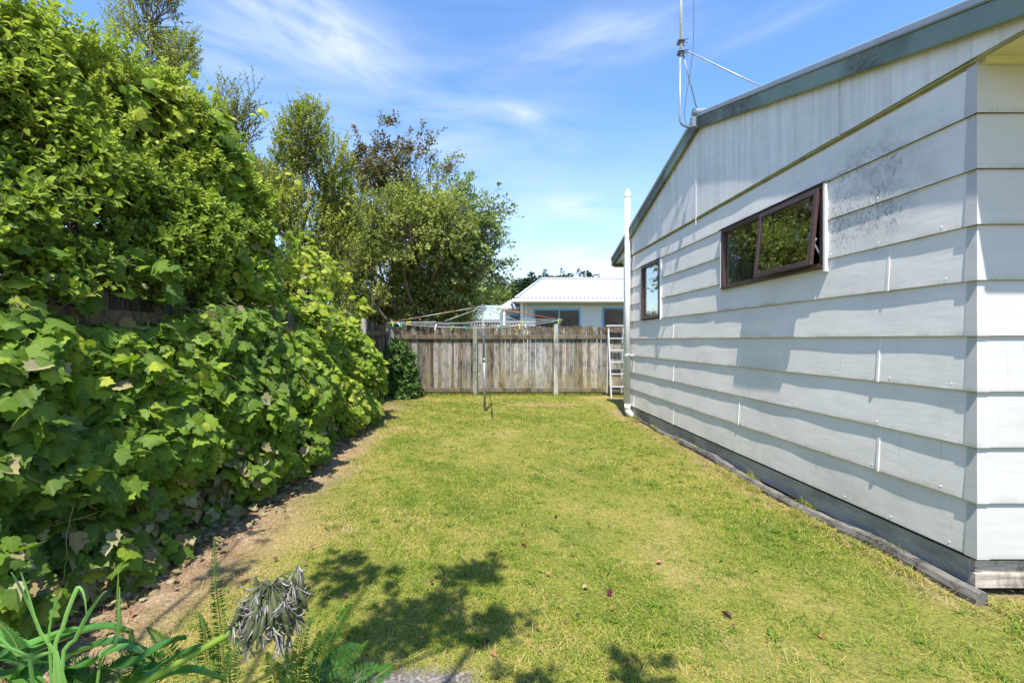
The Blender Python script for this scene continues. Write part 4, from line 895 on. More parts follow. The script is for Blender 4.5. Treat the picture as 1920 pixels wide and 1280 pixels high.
    a.box(-1.2, 1.85, 15.98, 15.998, z0+.15, z0+.19); a.box(-1.2, 1.85, 15.98, 15.998, z0+.02, z0+.05)
    o = a.build('slatted_railing', simple('railing_grey', (0.45, 0.47, 0.47), .6), org=(0, 16, 0)); tag(o, 'grey slatted railing seen just over the back fence beside the shed', 'railing')
neighbour()

# hill with forest
def hill():
    xs = np.linspace(-120, 260, 60); V = []; 
    prof = np.interp(xs, [-120, -20, 5, 16, 40, 120, 260], [8, 11, 16.0, 20.3, 21.5, 24, 18])
    ys = [110, 135, 160, 200, 260]; fz = [0, 0.45, 1.0, 1.05, 0]
    P = np.array([[x, y+6*math.sin(x*.05), prof[i]*f-0.3+0.5*math.sin(x*.3+y)] for y, f in zip(ys, fz) for i, x in enumerate(xs)])
    n = len(xs); ii = np.arange((len(ys)-1)*(n-1)); r, c = ii//(n-1), ii % (n-1); a = r*n+c
    o = np_mesh('hill', P, np.stack([a, a+1, a+1+n, a+n], 1).ravel(), np.full(len(ii), 4), simple('hill_green', (0.035, 0.06, 0.03), .95, var=.4, sc=.2), smooth=True); o['kind'] = 'structure'
    return lambda x, y: np.interp(x, xs, prof)*np.interp(y-6*math.sin(x*.05), ys, fz)
hz_ = hill()
M['pine'] = leaf_mat('pine_needles', [(0, (0.015, 0.035, 0.018)), (.6, (0.035, 0.07, 0.03)), (1, (0.07, 0.12, 0.045))], .15, .7, .1)
def forest():
    P = []; T = []; s = []; ti = []
    rs = np.random.default_rng(5)
    for i in range(620):
        x = rs.uniform(-14, 40); y = rs.uniform(122, 168); z = hz_(x, y); con = rs.uniform() < .45; h = rs.uniform(3.5, 6.5)*(1.15 if con else .8); w = h*(.2 if con else .42)
        m = 130; t = rs.uniform(0, 1, m); a = rs.uniform(0, 6.28, m); r = (w*(1-t)**.8 if con else w*np.sqrt(np.clip(1-(2*t-1)**2, 0.02, 1)))*rs.uniform(.6, 1.1, m)
        P.append(np.stack([x+r*np.cos(a), y+r*np.sin(a), z-.8+t*h], 1)); T.append(np.stack([np.cos(a), np.sin(a), rs.uniform(-.5, .7, m)], 1)); s.append(rs.uniform(.8, 1.5, m)*(.8 if con else 1)); ti.append(np.full(m, rs.uniform(0, .35) if con else rs.uniform(.4, .8))+rs.uniform(0, .2, m))
    P = np.concatenate(P); T = np.concatenate(T); N = nrm(T*0.6+np.array([0, 0, .8])+rs.normal(0, .3, P.shape))
    o = leaves('hillside_forest', P, T, N, np.concatenate(s), np.clip(np.concatenate(ti), 0, 1), TQ, M['pine']); tag(o, 'far dark forest of pines covering the hillside behind the neighbouring house', 'forest', kind='stuff')
forest()

# ================================================================ TREES AND SHRUBS
M['l_vine'] = leaf_mat('vine_leaves', [(0, (0.042, 0.10, 0.015)), (.35, (0.11, 0.215, 0.018)), (.6, (0.23, 0.34, 0.022)), (.85, (0.44, 0.48, 0.04)), (1, (0.46, 0.48, 0.10))], .42, .55, .2, under=(0.22, 0.28, 0.13))
M['l_dead'] = leaf_mat('dry_leaves', [(0, (0.15, 0.08, 0.04)), (.4, (0.26, 0.20, 0.11)), (1, (0.36, 0.33, 0.20))], .2, .8, .1, tcol=(1, .9, .7))
M['l_bush'] = leaf_mat('bush_leaves', [(0, (0.07, 0.125, 0.018)), (.4, (0.21, 0.30, 0.025)), (.7, (0.38, 0.46, 0.035)), (1, (0.48, 0.54, 0.08))], .42, .55, .2, under=(0.22, 0.27, 0.14))
M['l_kanuka'] = leaf_mat('feathery_leaves', [(0, (0.10, 0.14, 0.025)), (.5, (0.28, 0.33, 0.05)), (1, (0.48, 0.50, 0.09))], .3, .5, .3)
M['l_dense'] = leaf_mat('dense_leaves', [(0, (0.08, 0.115, 0.03)), (.5, (0.20, 0.26, 0.055)), (1, (0.42, 0.46, 0.11))], .28, .5, .3)
M['l_brown'] = leaf_mat('copper_leaves', [(0, (0.07, 0.045, 0.03)), (.3, (0.13, 0.08, 0.045)), (.6, (0.20, 0.12, 0.05)), (.8, (0.09, 0.12, 0.04)), (1, (0.14, 0.19, 0.06))], .3, .45, .4, tcol=(1.3, 1, .5))
M['l_drop'] = leaf_mat('broad_leaves', [(0, (0.08, 0.13, 0.035)), (.5, (0.20, 0.27, 0.075)), (.85, (0.36, 0.41, 0.15)), (1, (0.34, 0.22, 0.09))], .3, .4, .5)
M['l_gloss'] = leaf_mat('glossy_leaves', [(0, (0.02, 0.07, 0.015)), (.5, (0.05, 0.15, 0.025)), (1, (0.15, 0.27, 0.05))], .22, .5, .3)
def P3(px, py, Y): return tuple(at(px, py, Y))
def blob(px, py, Y, rx, ry, rz): return (*at(px, py, Y), rx, ry, rz)

tree('feathery_tree', 'tall yellow green feathery tree behind the vine, left of the copper leaved tree', 'tree', (-3.7, 9.2, 0),
     [blob(570, 260, 9, .42, .4, .75), blob(530, 330, 9, .42, .5, .8), blob(610, 340, 9.2, .5, .5, .85), blob(560, 430, 9, .75, .7, .8), blob(500, 430, 8.8, .4, .5, .9), blob(630, 470, 9.4, .55, .6, .9), blob(560, 540, 9, .9, .7, .8), blob(495, 330, 9.2, .4, .4, .7), blob(480, 400, 9.2, .4, .4, .8), blob(500, 520, 9.2, .6, .5, .8), blob(650, 400, 9.6, .45, .5, .8)],
     8000, TQ, 0.058, M['l_kanuka'], M['bark'], L=.26, nl=11, up=1.3, gap=-.25, gapf=1.0, trunk_r=.10, seed=3, sub=26,
     extra=[(P3(575, 240, 9), P3(572, 190, 9), 26), (P3(555, 260, 9), P3(548, 205, 9), 16), (P3(600, 270, 9), P3(612, 212, 9), 14), (P3(530, 280, 9), P3(520, 235, 9), 16), (P3(490, 380, 8.8), P3(478, 330, 8.8), 14), (P3(630, 320, 9), P3(645, 265, 9), 14), (P3(590, 250, 9), P3(592, 200, 9), 16)])
tree('kanuka_tree', 'tall slim feathery tree rising above the vine bush at the top left', 'tree', (-6.2, 8.2, 0),
     [blob(285, 20, 8, .38, .4, .9), blob(265, 110, 8, .5, .5, .8), blob(320, 120, 8, .42, .4, .7), blob(290, 220, 8, .8, .6, .9), blob(300, 330, 8, .9, .6, .9)],
     3800, TQ, 0.050, M['l_kanuka'], M['bark'], L=.30, nl=11, up=1.4, gap=-.25, gapf=1.0, trunk_r=.09, seed=4, sub=26,
     tintf=lambda P, t: t-.12,
     extra=[(P3(280, 0, 8), P3(283, -60, 8), 26), (P3(258, 30, 8), P3(248, -25, 8), 16), (P3(315, 40, 8), P3(320, -20, 8), 18), (P3(235, 110, 8), P3(212, 60, 8), 16), (P3(340, 120, 8), P3(362, 68, 8), 16), (P3(345, 150, 8), P3(368, 100, 8), 12), (P3(225, 60, 8), P3(212, 30, 8), 6)])
tree('slender_shrub', 'small feathery green tuft poking above the vine column near the top left', 'shrub', (-3.6, 6.6, 0),
     [blob(440, 250, 6.4, .26, .3, .5), blob(425, 300, 6.4, .35, .3, .55), blob(450, 360, 6.4, .4, .35, .6), blob(440, 450, 6.4, .5, .4, .7)],
     1500, TQ, 0.042, M['l_kanuka'], M['bark'], L=.26, nl=11, up=1.4, gap=-.4, trunk_r=.05, seed=6, sub=18, tintf=lambda P, t: t-.15,
     extra=[(P3(425, 230, 6.4), P3(412, 155, 6.4), 16), (P3(450, 230, 6.4), P3(478, 165, 6.4), 18), (P3(440, 230, 6.4), P3(445, 165, 6.4), 14), (P3(465, 260, 6.4), P3(480, 195, 6.4), 10)])
def brown_t(P, t):   # green below, copper above
    z = (P[:, 2]-5.0)/2.0; return np.clip(np.where(RNG.uniform(0, 1, len(P)) < np.clip(z, .06, .5), t*.62, .72+t*.28), 0, 1)
tree('copper_leaved_tree', 'tree with loose purple brown leaves standing tallest behind the back fence', 'tree', (-2.8, 14.2, 0),
     [blob(720, 330, 13.6, .8, .6, 1.0), blob(770, 340, 13.6, .9, .6, .9), blob(680, 340, 13.6, .5, .5, .8), blob(820, 370, 13.6, .8, .6, .7), blob(740, 420, 13.6, 1.2, .8, .9)],
     2500, TO, 0.12, M['l_brown'], M['bark'], L=.5, nl=8, up=1.0, droop=.55, gap=-.1, gapf=.8, trunk_r=.09, seed=8, sub=16, spread=.7, tintf=brown_t,
     extra=[(P3(715, 300, 13.6), P3(727, 222, 13.6), 14), (P3(690, 300, 13.6), P3(668, 242, 13.6), 9), (P3(745, 300, 13.6), P3(745, 235, 13.6), 5), (P3(780, 300, 13.6), P3(792, 245, 13.6), 8), (P3(790, 320, 13.6), P3(815, 250, 13.6), 10), (P3(825, 340, 13.6), P3(852, 292, 13.6), 9), (P3(700, 280, 13.6), P3(712, 235, 13.6), 8), (P3(765, 300, 13.6), P3(768, 240, 13.6), 7), (P3(660, 330, 13.6), P3(645, 270, 13.6), 7)])
tree('dense_shrub_tree', 'broad dense dark green tree filling the space behind the fence corner', 'tree', (-2.2, 13.4, 0),
     [blob(690, 440, 11.5, .9, .6, 1.05), blob(770, 420, 11.5, .95, .6, 1.05), blob(835, 430, 11.5, .75, .5, .9), blob(700, 585, 12.5, .9, .3, .6), blob(780, 580, 12.5, .9, .3, .6), blob(850, 575, 12.5, .7, .3, .5), blob(700, 560, 11.0, .35, .25, .25), blob(760, 470, 12.6, 1.5, .6, 1.4), blob(860, 450, 12.9, .8, .6, 1.1), blob(720, 540, 12.9, 1.5, .8, 1.1), blob(820, 530, 12.9, 1.2, .8, 1.1), blob(640, 500, 13, .9, .8, 1.3), blob(880, 510, 13.2, .75, .7, .9), blob(640, 400, 13.4, .6, .6, .9), blob(700, 600, 12.8, 1.2, .6, .7), blob(800, 600, 12.8, 1.2, .6, .6)],
     17500, TQ, 0.072, M['l_dense'], M['bark'], L=.22, nl=8, up=.7, gap=-.5, gapf=.9, trunk_r=.14, seed=9, sub=22, tintf=lambda P, t: t+.24,
     extra=[(P3(860, 360, 13), P3(885, 325, 13), 20), (P3(880, 400, 13), P3(912, 365, 13), 24), (P3(800, 350, 13), P3(808, 318, 13), 20)])
tree('broad_leaved_tree', 'tree with larger drooping leaves and long side shoots above the clothesline', 'tree', (-.6, 13.2, 0),
     [blob(850, 440, 12.6, .75, .5, .8), blob(900, 430, 12.6, .5, .5, .7), blob(860, 370, 12.6, .45, .4, .4), blob(900, 500, 12.6, .5, .5, .6), blob(860, 540, 12.6, .8, .5, .5), blob(815, 500, 12.5, .6, .4, .6)],
     1500, TO, 0.125, M['l_drop'], M['barklight'], L=.45, nl=7, up=.5, droop=.6, gap=-.2, gapf=.8, trunk_r=.08, seed=12, sub=18, spread=.7,
     extra=[(P3(820, 330, 12.6), P3(852, 288, 12.6), 7), (P3(880, 420, 12.6), P3(936, 362, 12.6), 14), (P3(900, 430, 12.6), P3(950, 392, 12.6), 14), (P3(900, 420, 12.6), P3(935, 385, 12.6), 12), (P3(860, 380, 12.6), P3(878, 340, 12.6), 8), (P3(915, 505, 12.6), P3(968, 488, 12.6), 12), (P3(905, 530, 12.6), P3(945, 520, 12.6), 10), (P3(840, 350, 12.6), P3(872, 345, 12.6), 6), (P3(915, 470, 12.6), P3(940, 455, 12.6), 7)])
tree('dark_hedge_shrub', 'dark dense shrub growing behind the left fence, seen through gaps in the bush', 'shrub', (-4.6, 4.5, 0),
     [(-4.3, 3.2, 1.7, .7, 1.0, 1.3), (-4.4, 4.8, 1.8, .7, 1.1, 1.3), (-4.5, 6.4, 1.7, .8, 1.1, 1.2), (-4.3, 8.0, 1.6, .8, 1.1, 1.1), (-4.0, 9.6, 1.5, .7, 1.0, 1.0)],
     2600, TO, 0.10, M['l_dense'], M['bark'], L=.22, nl=8, up=.6, gap=-1.2, trunk_r=.06, seed=19, sub=14, tintf=lambda P, t: t*.7)
tree('corner_shrub', 'low glossy green shrub in the corner where the two fences meet', 'shrub', (-2.15, 11.4, 0),
     [(-2.15, 11.4, .95, .42, .3, .42), (-2.0, 11.3, .25, .42, .3, .28), (-2.3, 11.4, .55, .3, .25, .4), (-1.85, 11.4, .75, .25, .25, .3)],
     900, TO, 0.085, M['l_gloss'], M['bark'], L=.14, nl=7, up=.6, gap=-.8, trunk_r=.03, seed=14, zmin=.03, trunk_top=.5)
tree('grey_bush', 'pale grey green bush seen low over the back fence left of the shed', 'shrub', (-.55, 17, 0),
     [blob(862, 606, 17, .55, .4, .42), blob(885, 604, 17.2, .35, .4, .38), blob(840, 600, 17, .4, .4, .35)], 700, TQ, .06, leaf_mat('grey_leaves', [(0, (.09, .13, .06)), (1, (.24, .30, .16))], .25, .6, .2), M['bark'], L=.16, nl=7, up=.8, gap=-.9, trunk_r=.05, seed=15)
tree('roundheaded_tree', 'rounded mid green tree in the distance between the large tree and the white roof', 'tree', (1.0, 44, 0),
     [blob(915, 552, 42, 1.3, 1, 1.1), blob(935, 560, 43, 1.1, 1, 1.2), blob(895, 575, 42, 1.3, 1, 1.3), blob(930, 590, 42, 1.6, 1, 1.0)], 1300, TQ, .17, M['l_dense'], M['bark'], L=.4, nl=7, up=.6, gap=-.8, trunk_r=.2, seed=16)
for i, (px_1, py_1, h) in enumerate(((1059, 518, 3.2), (1040, 520, 2.4), (1030, 521, 2.2), (1004, 521, 3.6), (996, 522, 3.0))):
    Y = 158.0; x = (px_1-VX)/F*Y; zt = H-(py_1-VY)/F*Y; z0 = hz_(x, Y); hh = zt-z0+.5
    rt = empty('pine_tree', (x, Y, z0-.5), 'lone round topped pine standing highest on the far ridge line' if i == 0 else 'small pointed pine in a row on the far ridge line above the white roof', 'tree', None if i == 0 else 'pines on the far ridge line')
    m = 260; t = RNG.uniform(0.12, 1, m); a_ = RNG.uniform(0, 6.28, m); r = (0.32*hh*(1-t)**.7+.12)*RNG.uniform(.5, 1.1, m); P = np.stack([x+r*np.cos(a_), Y+r*np.sin(a_), z0-.5+t*hh], 1)
    T = np.stack([np.cos(a_), np.sin(a_), RNG.uniform(-.3, .6, m)], 1); leaves('crown', P, T, nrm(T*.5+np.array([0, 0, 1.0])), RNG.uniform(.4, .8, m), RNG.uniform(0, .4, m), TQ, M['pine'], rt)
    seg_obj('trunk', [(np.array([x, Y, z0-.5]), np.array([x, Y, z0-.5+hh*.9]), .2, .05)], M['bark'], rt, 6)

# ---------------- the big mixed bush over the left fence
def bushtop(y): return np.interp(y, [2.3, 2.95, 3.72, 4.5, 5.2, 5.6, 6.0], [3.30, 3.50, 3.70, 3.85, 3.95, 3.75, 2.9])
def bush():
    rs = np.random.default_rng(21); root = empty('broadleaf_bush', (-3.1, 2.8, 0), 'tall broadleaf bush with oval leaves and bare inner branches above the left fence', 'bush')
    n = 11500; y = rs.uniform(2.3, 6.25, n); zt = bushtop(y); z = 1.5+(zt-1.5)*rs.uniform(0, 1, n)**.8
    dep = rs.exponential(.30, n)*(1+.7*(z < 2.4)); lump = WN(41, .55)(np.stack([y, z*1.1, 0*z], 1))*.15+WN(42, 1.3)(np.stack([y, z, 0*z], 1))*.10
    tt = (z-1.5)/(zt-1.5); xf = -2.47+lump-.62*tt**1.2-.7*np.clip((y-5.05-.5*tt)/.4, 0, 1)**2
    x = xf-dep; g = WN(43, 1.0)(np.stack([x, y, z], 1)); k = (g > -.75) & (dep < 1.5) & (g+rs.normal(0, .2, n) > -.25-.9*(z-2.0))
    lowb = np.interp(y, [2.3, 2.7, 3.0, 3.5, 3.9, 4.8, 5.3, 5.8], [1.5, 1.72, 1.82, 1.74, 1.55, 1.6, 1.8, 1.75])+WN(44, 1.2)(np.stack([y, 0*y, 0*y], 1))*.12; k &= (z > lowb)
    SP = np.stack([x, y, z], 1)[k]; dep = dep[k]; zt = zt[k]
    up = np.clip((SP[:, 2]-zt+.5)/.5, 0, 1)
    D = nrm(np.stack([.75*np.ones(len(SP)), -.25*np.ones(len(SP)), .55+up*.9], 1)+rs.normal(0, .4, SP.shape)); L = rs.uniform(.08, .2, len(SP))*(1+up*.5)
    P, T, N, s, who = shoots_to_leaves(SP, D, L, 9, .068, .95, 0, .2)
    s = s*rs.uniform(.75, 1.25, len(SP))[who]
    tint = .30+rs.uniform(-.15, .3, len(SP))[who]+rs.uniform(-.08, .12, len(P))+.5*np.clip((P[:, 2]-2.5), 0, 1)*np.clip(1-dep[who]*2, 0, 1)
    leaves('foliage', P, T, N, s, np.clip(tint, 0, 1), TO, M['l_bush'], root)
    lim = []
    for i in range(15):
        yb = rs.uniform(2.7, 5.6); b = np.array([rs.uniform(-3.6, -3.0), yb, 0]); m_ = np.array([rs.uniform(-3.4, -2.95), yb+rs.uniform(-.3, .3), rs.uniform(1.5, 2.1)])
        lim += crooked(b, m_, .035, .024, 5, .04)
        for j in range(7):
            e = SP[rs.integers(len(SP))]
            for tr_ in range(30):
                c = SP[rs.integers(len(SP))]
                if np.linalg.norm(c-m_) < 1.3 and c[2] > m_[2]: e = c; break
            if np.linalg.norm(e-m_) < 1.4: lim += crooked(m_, e, .013, .005, 6, .05)
    twig = [(SP[i], SP[i]+D[i]*L[i], .0035, .002) for i in range(len(SP))]
    tw2 = [(SP[i]-np.array([.25, 0, .18])+rs.normal(0, .06, 3), SP[i], .005, .0035) for i in range(0, len(SP), 2)]
    seg_obj('branches', lim, M['barklight'], root, 6); seg_obj('twigs', twig+tw2, M['bark'], root, 3)
    # long upright shoots against the sky at top left
    P_ = []; 
    ex = [((20, 60), (12, -60)), ((45, 90), (60, -20)), ((70, 100), (88, 10)), ((95, 90), (100, 20)), ((120, 110), (128, 15)), ((10, 120), (-10, 20)), ((60, 60), (55, -60)), ((35, 60), (25, -40)), ((85, 70), (75, -30)), ((160, 130), (172, 50)), ((230, 150), (240, 75)), ((350, 190), (342, 130))]
    SPs = []; Ds = []; free = []
    for i in range(130):
        yy = rs.uniform(2.5, 5.7); q = rs.uniform(.0, 1) if i > 70 else 1.0; zz = 1.7+(bushtop(yy)-1.7)*(.45+.55*q); t_ = (zz-1.5)/(bushtop(yy)-1.5)
        A = np.array([-2.42-.62*t_**1.2, yy, zz-.08]); d = np.array([rs.uniform(.0, .7)*(1.3-q*.6), rs.uniform(-.5, .3), rs.uniform(.5, 1.3)]); d /= np.linalg.norm(d); B = A+d*rs.uniform(.12, .34); free.append((A, B))
        for t in np.linspace(.15, 1, 8): SPs.append(A+(B-A)*t+rs.normal(0, .006, 3)); Ds.append(d+rs.normal(0, .12, 3))
    fs_ = []
    for A, B in free: fs_ += crooked(A, B, .004, .002, 4, .02)
    seg_obj('shoot_stems', fs_, M['stem'], root, 4)
    for (a0, b0) in ex:
        A = at(*a0, 3.0+a0[0]*.003); B = at(*b0, 3.0+a0[0]*.003)
        for t in np.linspace(0, 1, 10): SPs.append(A+(B-A)*t+rs.normal(0, .008, 3)); Ds.append((B-A)/np.linalg.norm(B-A)+rs.normal(0, .1, 3))
        lim2 = crooked(A, B, .004, .002, 4, .01); seg_obj('shoot', lim2, M['stem'], root, 5)
    SPs = np.array(SPs); Ds = np.array(Ds); P, T, N, s, who = shoots_to_leaves(SPs, Ds, np.full(len(SPs), .05), 5, .05, .8, 0, .1)
    leaves('shoot_leaves', P, T, N, s, rs.uniform(.7, 1, len(P)), TO, M['l_bush'], root)
bush()

# ---------------- the vine
def vine_patch(root, n, ysamp, zsamp, xf, size, seed, tbase=.38, dep=.21, name='leaves', outn=(.55, -.5, .75), clump=(1.0, .15), deadlow=True, hole=-9):
    rs = np.random.default_rng(seed); y = ysamp(rs, n); z = zsamp(rs, n, y); d = rs.exponential(dep, n); k = d < dep*3.2
    y, z, d = y[k], z[k], d[k]; Q = np.stack([y, z, 0*z], 1)
    lump = WN(seed+1, clump[0])(Q)*clump[1]+WN(seed+2, clump[0]*2.6)(Q)*clump[1]*.5
    x = xf(y, z)+lump-d; k = WN(seed+3, .9)(Q)+rs.normal(0, .1, len(y)) > hole; x, y, z, d, Q = x[k], y[k], z[k], d[k], Q[k]; n = len(x)
    P = np.stack([x, y, z], 1)
    N = np.tile(outn, (n, 1))+rs.normal(0, .55, (n, 3)); T = np.stack([rs.normal(.15, .35, n), rs.normal(0, .5, n), -1+rs.normal(0, .35, n)], 1)
    T = T-nrm(N)*(T*nrm(N)).sum(1, keepdims=True)
    sz = size(y)*rs.lognormal(0, .36, n); tint = tbase+WN(seed+4, .6)(Q)*.10+rs.normal(0, .13, n)+(rs.uniform(0, 1, n) < .10)*.3
    return P, T, N, sz, tint, d
M_dead = M['l_dead']
def vine():
    root = empty('grape_vine', (-2.3, 4.5, 0), 'large lobed green grape vine smothering the left fence down to the ground', 'vine')
    # lower slab over the fence
    def xf(y, z):
        base = np.interp(y, [1.2, 2.4, 3.4, 3.9, 4.7, 5.4, 6.2, 7.3, 8.2, 8.7], [-2.2, -2.18, -2.18, -1.96, -1.93, -2.02, -2.10, -1.95, -1.93, -2.1])
        bul = np.interp(z, [0, .25, .8, 1.2, 1.6, 1.95], [0, .06, .08, -.02, -.22, -.50]); return base+bul
    def ztop(y): return np.interp(y, [1.2, 2.3, 2.75, 3.3, 4.0, 4.9, 5.2, 6.0, 6.6, 7.3, 8.0, 8.4, 8.8], [2.0, 1.92, 1.58, 1.54, 1.75, 1.78, 1.55, 1.60, 1.85, 2.0, 1.85, 1.5, 1.1])
    sets = []
    sz = lambda y: np.interp(y, [1.5, 3, 5, 9], [.100, .090, .080, .080])
    sets.append(vine_patch(root, 24000, lambda r, n: r.uniform(1.85, 8.75, n), lambda r, n, y: .02+(ztop(y)-.02)*r.uniform(0, 1, n)**.92, xf, sz, 100, .31))
    # more at the very end, rounding the mass off
    # column climbing the far end of the bush
    sets.append(vine_patch(root, 2500, lambda r, n: r.uniform(4.7, 5.85, n), lambda r, n, y: 1.95+(bushtop(y)+.02-1.95)*r.uniform(0, 1, n), lambda y, z: -2.42-.22*(z-1.6)-.3*np.clip((y-5.8)/.4, 0, 1), lambda y: .10+0*y, 200, .46, .14, hole=-1.0))
    # drape over the top of the bush
    sets.append(vine_patch(root, 1200, lambda r, n: r.uniform(3.1, 5.6, n), lambda r, n, y: bushtop(y)+.03-r.exponential(.16, n), lambda y, z: -2.98+0*y, lambda y: .11+0*y, 300, .74, .16, outn=(.5, -.3, .9), hole=-.5))
    # sparse leaves hanging over the face of the bush
    sets.append(vine_patch(root, 520, lambda r, n: r.uniform(2.6, 5.6, n), lambda r, n, y: r.uniform(2.0, 3.6, n), lambda y, z: -2.38-.27*(z-1.5)+0*y, lambda y: .10+0*y, 320, .45, .05, hole=0.3))
    sets.append(vine_patch(root, 330, lambda r, n: r.uniform(2.3, 5.8, n), lambda r, n, y: r.uniform(1.35, 2.1, n), lambda y, z: -2.50+0*y, lambda y: .095+0*y, 350, .25, .05, hole=-.1))
    # second mound further back
    def z2(y): return np.interp(y, [5.7, 6.5, 6.9, 7.3, 7.8, 8.1, 8.5], [1.85, 1.95, 2.5, 3.2, 3.45, 3.0, 1.7])
    sets.append(vine_patch(root, 2300, lambda r, n: r.uniform(5.7, 8.45, n), lambda r, n, y: 1.5+(z2(y)-1.5)*r.uniform(0, 1, n)**.9, lambda y, z: -2.28-.25*(z-1.6)-.25*np.clip((6.4-y), 0, 1), lambda y: .09+0*y, 400, .52, .2, clump=(.9, .2), hole=-.25))
    P, T, N, s, t, d = [np.concatenate([q[i] for q in sets]) for i in range(6)]
    low = (P[:, 2] < .55) & (RNG.uniform(0, 1, len(P)) < np.clip((.62-P[:, 2]*.8), .02, .6)*(np.clip(4.6-P[:, 1], .25, 1)))
    low |= RNG.uniform(0, 1, len(P)) < .022
    t = t+np.clip((P[:, 1]-4.5)*.09, 0, .27); s = np.minimum(s, .125)
    leaves('foliage', P[~low], T[~low], N[~low], s[~low], np.clip(t[~low], 0, 1), TV, M['l_vine'], root, curl=(.3, 2.2))
    leaves('dry_leaves', P[low], T[low], -N[low], s[low]*.8, RNG.uniform(.15, 1, low.sum()), TV, M_dead, root, curl=(.5, 3.0))
    # petioles and trailing stems
    k = ~low & (d < .25); Pk = P[k]; seg = [(p, p-np.array([.08, 0, -.03])+RNG.normal(0, .03, 3), .0022, .0022) for p in Pk[::2]]
    seg_obj('leaf_stalks', seg, M['stem'], root, 3)
    st = []
    for i in range(26):
        y = RNG.uniform(1.6, 8.3); z = RNG.uniform(.2, 1.7); p = np.array([xf(y, z)-.02, y, z]); q = p+np.array([RNG.uniform(-.05, .12), RNG.uniform(-.7, .7), RNG.uniform(-.5, .3)]); q[2] = max(q[2], .03); st += crooked(p, q, .0035, .002, 10, .025)
    for i in range(14):
        y = RNG.uniform(2, 8); st += crooked((-2.45, y, 0), (-2.5, y+RNG.uniform(-.4, .4), 1.6), .014, .01, 8, .05)
    seg_obj('stems', st, M['stem'], root, 6)
    # curly runners standing against the sky and lawn
    rn = []; LP = []
    for pts, Y in (([(520, 330), (545, 320), (560, 345)], 5.2), ([(640, 400), (655, 372), (662, 365)], 7.4), ([(690, 760), (708, 768), (716, 772)], 8.3), ([(690, 700), (702, 690), (708, 700)], 8.4), ([(470, 215), (490, 203), (500, 210)], 5.6), ([(360, 130), (380, 140), (400, 170), (420, 200)], 5.2), ([(120, 60), (150, 70), (185, 105), (215, 150)], 3.6)):
        q = [at(x, y, Y) for x, y in pts]
        for a_, b_ in zip(q[:-1], q[1:]):
            rn.append((a_, b_, .004, .003)); LP += [a_+(b_-a_)*f for f in (.2, .7)]
    seg_obj('runners', rn, M['stem'], root, 5)
    LP = np.array(LP); n = len(LP); T = np.stack([RNG.normal(.2, .4, n), RNG.normal(0, .4, n), RNG.normal(-.7, .4, n)], 1)
    leaves('runner_leaves', LP, T, np.tile([.6, -.6, .6], (n, 1))+RNG.normal(0, .3, (n, 3)), RNG.uniform(.06, .11, n), RNG.uniform(.7, 1, n), TV, M['l_vine'], root)
vine()

# tree behind the camera whose leaves throw the dappled shade on the near lawn
def back(px, py, z, r):
    g = gp(px, py); k = z/(-SD[2]); return (g[0]-SD[0]*k, g[1]-SD[1]*k, z, r[0], r[1], r[2])
tree('overhanging_tree', 'leafy tree behind the viewer whose boughs shade the near lawn', 'tree', (-1.9, -2.4, 0),
     [back(775, 1150, 3.5, (.17, .17, .09)), back(870, 1085, 3.6, (.13, .11, .08)), back(905, 1062, 3.7, (.08, .06, .05)), back(900, 1180, 3.5, (.14, .10, .08)), back(700, 1215, 3.4, (.20, .12, .08)), back(940, 1165, 3.5, (.08, .05, .05)),
      back(650, 1050, 3.7, (.12, .07, .05)), back(700, 1082, 3.7, (.13, .07, .05)), back(600, 1105, 3.6, (.15, .09, .05)), back(1200, 1262, 3.4, (.16, .06, .05)), back(990, 1262, 3.4, (.09, .04, .04)),
      back(420, 1080, 3.8, (.12, .06, .05)), back(450, 1010, 3.9, (.12, .06, .05))],
     250, TO, .075, M['l_bush'], M['bark'], L=.10, nl=8, up=.3, gap=-1.2, trunk_r=.035, seed=33, sub=3, trunk_top=2.6, twig=.003)

# ================================================================ FOREGROUND PLANTS
def ribbon(mb, pts, w, tint, fold=.12, up=(0, 0, 1)):
    pts = [Vector(p) for p in pts]; n = len(pts); vs = []; fs = []
    for i, p in enumerate(pts):
        d = (pts[min(i+1, n-1)]-pts[max(i-1, 0)]).normalized(); sdv = d.cross(Vector(up))
        if sdv.length < 1e-3: sdv = Vector((1, 0, 0))
        sdv.normalize(); nn = sdv.cross(d); t = i/(n-1); ww = w*min(1, (1-t)*2.2+.04)*(0.7+.3*min(1, t*4))
        vs += [p-sdv*ww/2+nn*w*fold, p-nn*w*fold*.3, p+sdv*ww/2+nn*w*fold]
    for i in range(n-1):
        b = 3*i; fs += [(b, b+1, b+4, b+3), (b+1, b+2, b+5, b+4)]
    mb.add(vs, fs, tint)
def arc(p0, d, L, sag, n=12):
    p = Vector(p0); d = Vector(d).normalized(); out = [p.copy()]
    for i in range(n): d = (d+Vector((0, 0, -sag/n))).normalized(); p = p+d*(L/n); out.append(p.copy())
    return out
def strap_mat(name, a, b): return leaf_mat(name, [(0, a), (1, b)], .25, .35, .5)
